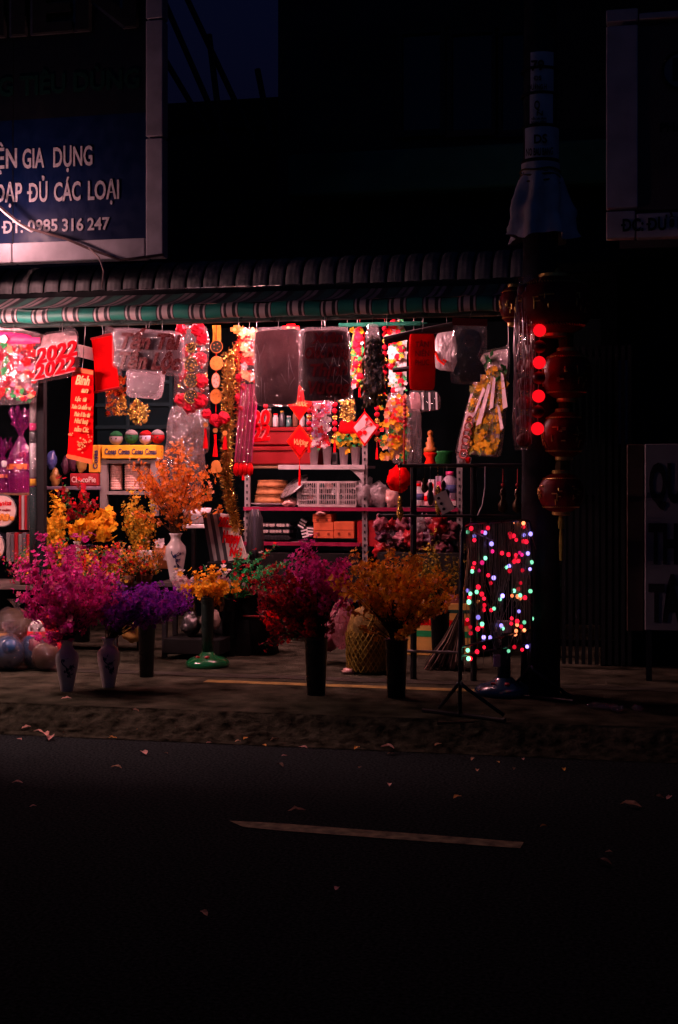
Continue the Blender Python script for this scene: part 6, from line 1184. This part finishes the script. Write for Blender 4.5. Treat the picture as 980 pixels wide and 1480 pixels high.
c, s = boxpx(932, 641, 1050, 911, Y, .06); g = Geo(); g.bbox(c, s, .005); g.obj('board', M('dim_white_board', (.22, .22, .24), .5, 0, .2, 3), t)
c, s = boxpx(906, 642, 930, 912, Y+.03, .1); g = Geo(); g.bbox(c, s, .005); g.obj('edge_panel', M('brown_edge', (.07, .05, .04), .5), t)
for u in (938, 1040): a = P(u, 911, Y+.03); g = Geo(); g.box((a.x, Y+.03, (a.z+.12)/2), (.04, .04, a.z-.12)); g.obj('leg', IRON, t)
for s, u1, v0, v1 in (('QUẦY', 1030, 672, 724), ('THUỐC', 1052, 759, 812), ('TÂY', 1010, 846, 896)): ptext(t, s, M('notice_print', (0, 0, 0)), 938, u1, v1, v1-v0, Y-.004, bold=.04)
# ------------------------------------------------------------ litter
LFM = [M('dry_leaf_pink', (.8, .42, .34), .6, 0, .3, 20, 0, 60, 0, .2), M('dry_leaf_tan', (.72, .42, .24), .6, 0, .3, 20, 0, 60, 0, .2), M('dry_leaf_orange', (.8, .38, .06), .6, 0, .3, 20), M('dry_leaf_brown', (.16, .09, .05), .7)]
rr = random.Random(40); SEEN = {}
def leaf_label(u, v, col, s):
    mark = next(m for lim, m in ((60, 'far left edge'), (120, 'front vase'), (190, 'rear vase'), (280, 'violet sprays'), (340, 'green stand'), (420, 'gap before the black pot'), (480, 'left black pot'), (540, 'mesh sack'), (600, 'right black pot'), (660, 'broom'), (720, 'light rack foot'), (790, 'light curtain'), (860, 'barred gate'), (2000, 'pharmacy board')) if u < lim)
    where = 'on the pavement' if v < 1036 else 'in the gutter' if v < 1080 else 'on the road near the kerb' if v < 1125 else 'out on the road'
    lab = ('tiny ' if s < 1.4 else 'large ' if s > 2.3 else '')+('pinkish', 'tan', 'orange', 'dark brown')[col]+' leaf '+where+' below the '+mark
    SEEN[lab] = SEEN.get(lab, 0)+1
    return lab+('', ', farther right', ', farthest right')[min(2, SEEN[lab]-1)]
spots = [(55, 1058, 2), (66, 1062, 3), (73, 1068, 3), (38, 1052, 2), (28, 1069, 1.5), (195, 1028, 1.8), (200, 1055, 1.3), (163, 1067, 1.5), (168, 1110, 1.8), (208, 1089, 2.2), (240, 1089, 1.3), (160, 1065, 1), (355, 1068, 1.5), (397, 1070, 1.8), (344, 1072, 1.2), (405, 1107, 2), (411, 1093, 1), (382, 1078, 1), (438, 1081, 1.6), (302, 1074, 1), (516, 1082, 2), (560, 1081, 2.6), (565, 1090, 1.5), (563, 1135, 2), (661, 1153, 1.6), (429, 1172, 2.6), (683, 1098, 2), (690, 1114, 1.5), (743, 1112, 1.6), (756, 1098, 1), (815, 1113, 1.8), (912, 1165, 2.8), (952, 1153, 2), (967, 1154, 2), (872, 1247, 2.5), (633, 1077, 1.6), (295, 1321, 1.6), (25, 1132, 1.5), (48, 1166, 1), (487, 1285, 1), (786, 1195, 1), (880, 1232, 1), (520, 1110, 1), (96, 1010, 2.3), (698, 1033, 1), (720, 1102, 1)]
for k, (u, v, s) in enumerate(spots):
    Yk = GR(u, v, 0).y; zz = .006 if Yk < Y_ROAD-.05 else (.13 if GR(u, v, .12).y > Y_KERB else .008+.115*min(1, max(0, (GR(u, v, .06).y-Y_ROAD)/.36))+.02)
    p = GR(u, v, zz); a = rr.uniform(0, 6.28); L = .0145*s*rr.uniform(.9, 1.3); w = L*rr.uniform(.3, .5); g = Geo(); pts = []
    for j in range(6):
        q = j/5; ww = w*sin(pi*q)**.8+.001; cv = .3*L*rr.uniform(.2, 1)*sin(pi*q); x = (q-.5)*2*L; zc = cv+.002
        for sd in (-1, 0, 1): pts.append(p+V((x*cos(a)-sd*ww*sin(a), x*sin(a)+sd*ww*cos(a), zc+abs(sd)*ww*rr.uniform(.2, .7))))
    g.add(pts, [(j*3+i, j*3+i+1, j*3+4+i, j*3+3+i) for j in range(5) for i in range(2)])
    col = rr.choice((0, 1, 1, 2, 3)) if u > 120 else 0
    tag(g.obj('fallen_leaf', LFM[col]), leaf_label(u, v, col, s), 'leaf', 'dry leaves on the road' if u > 120 else 'pale leaves in the left gutter')
for k, (u, v, s) in enumerate(((862, 1022, .05), (878, 1024, .055), (893, 1027, .04), (922, 1026, .03))):
    p = GR(u, v, .125); g = Geo(); g.ball(p+V((0, 0, .012)), (s, s*.8, .016), 16, 8, .8, 5); tag(g.obj('film_scrap', film('sparkle_film'), smooth=True), ('leftmost scrap', 'largest scrap, second from the left,', 'small third scrap', 'rightmost tiny scrap')[k]+' of glittering clear film on the dark pavement', 'scrap', 'film scraps on the pavement')
p = GR(632, 1045, .125); g = Geo(); g.tube([p, p+V((.12, .02, .005)), p+V((.2, .06, .004))], .012, 6, .004); tag(g.obj('dry_stick', WOOD), 'short dry stick at the foot of the light rack', 'stick')
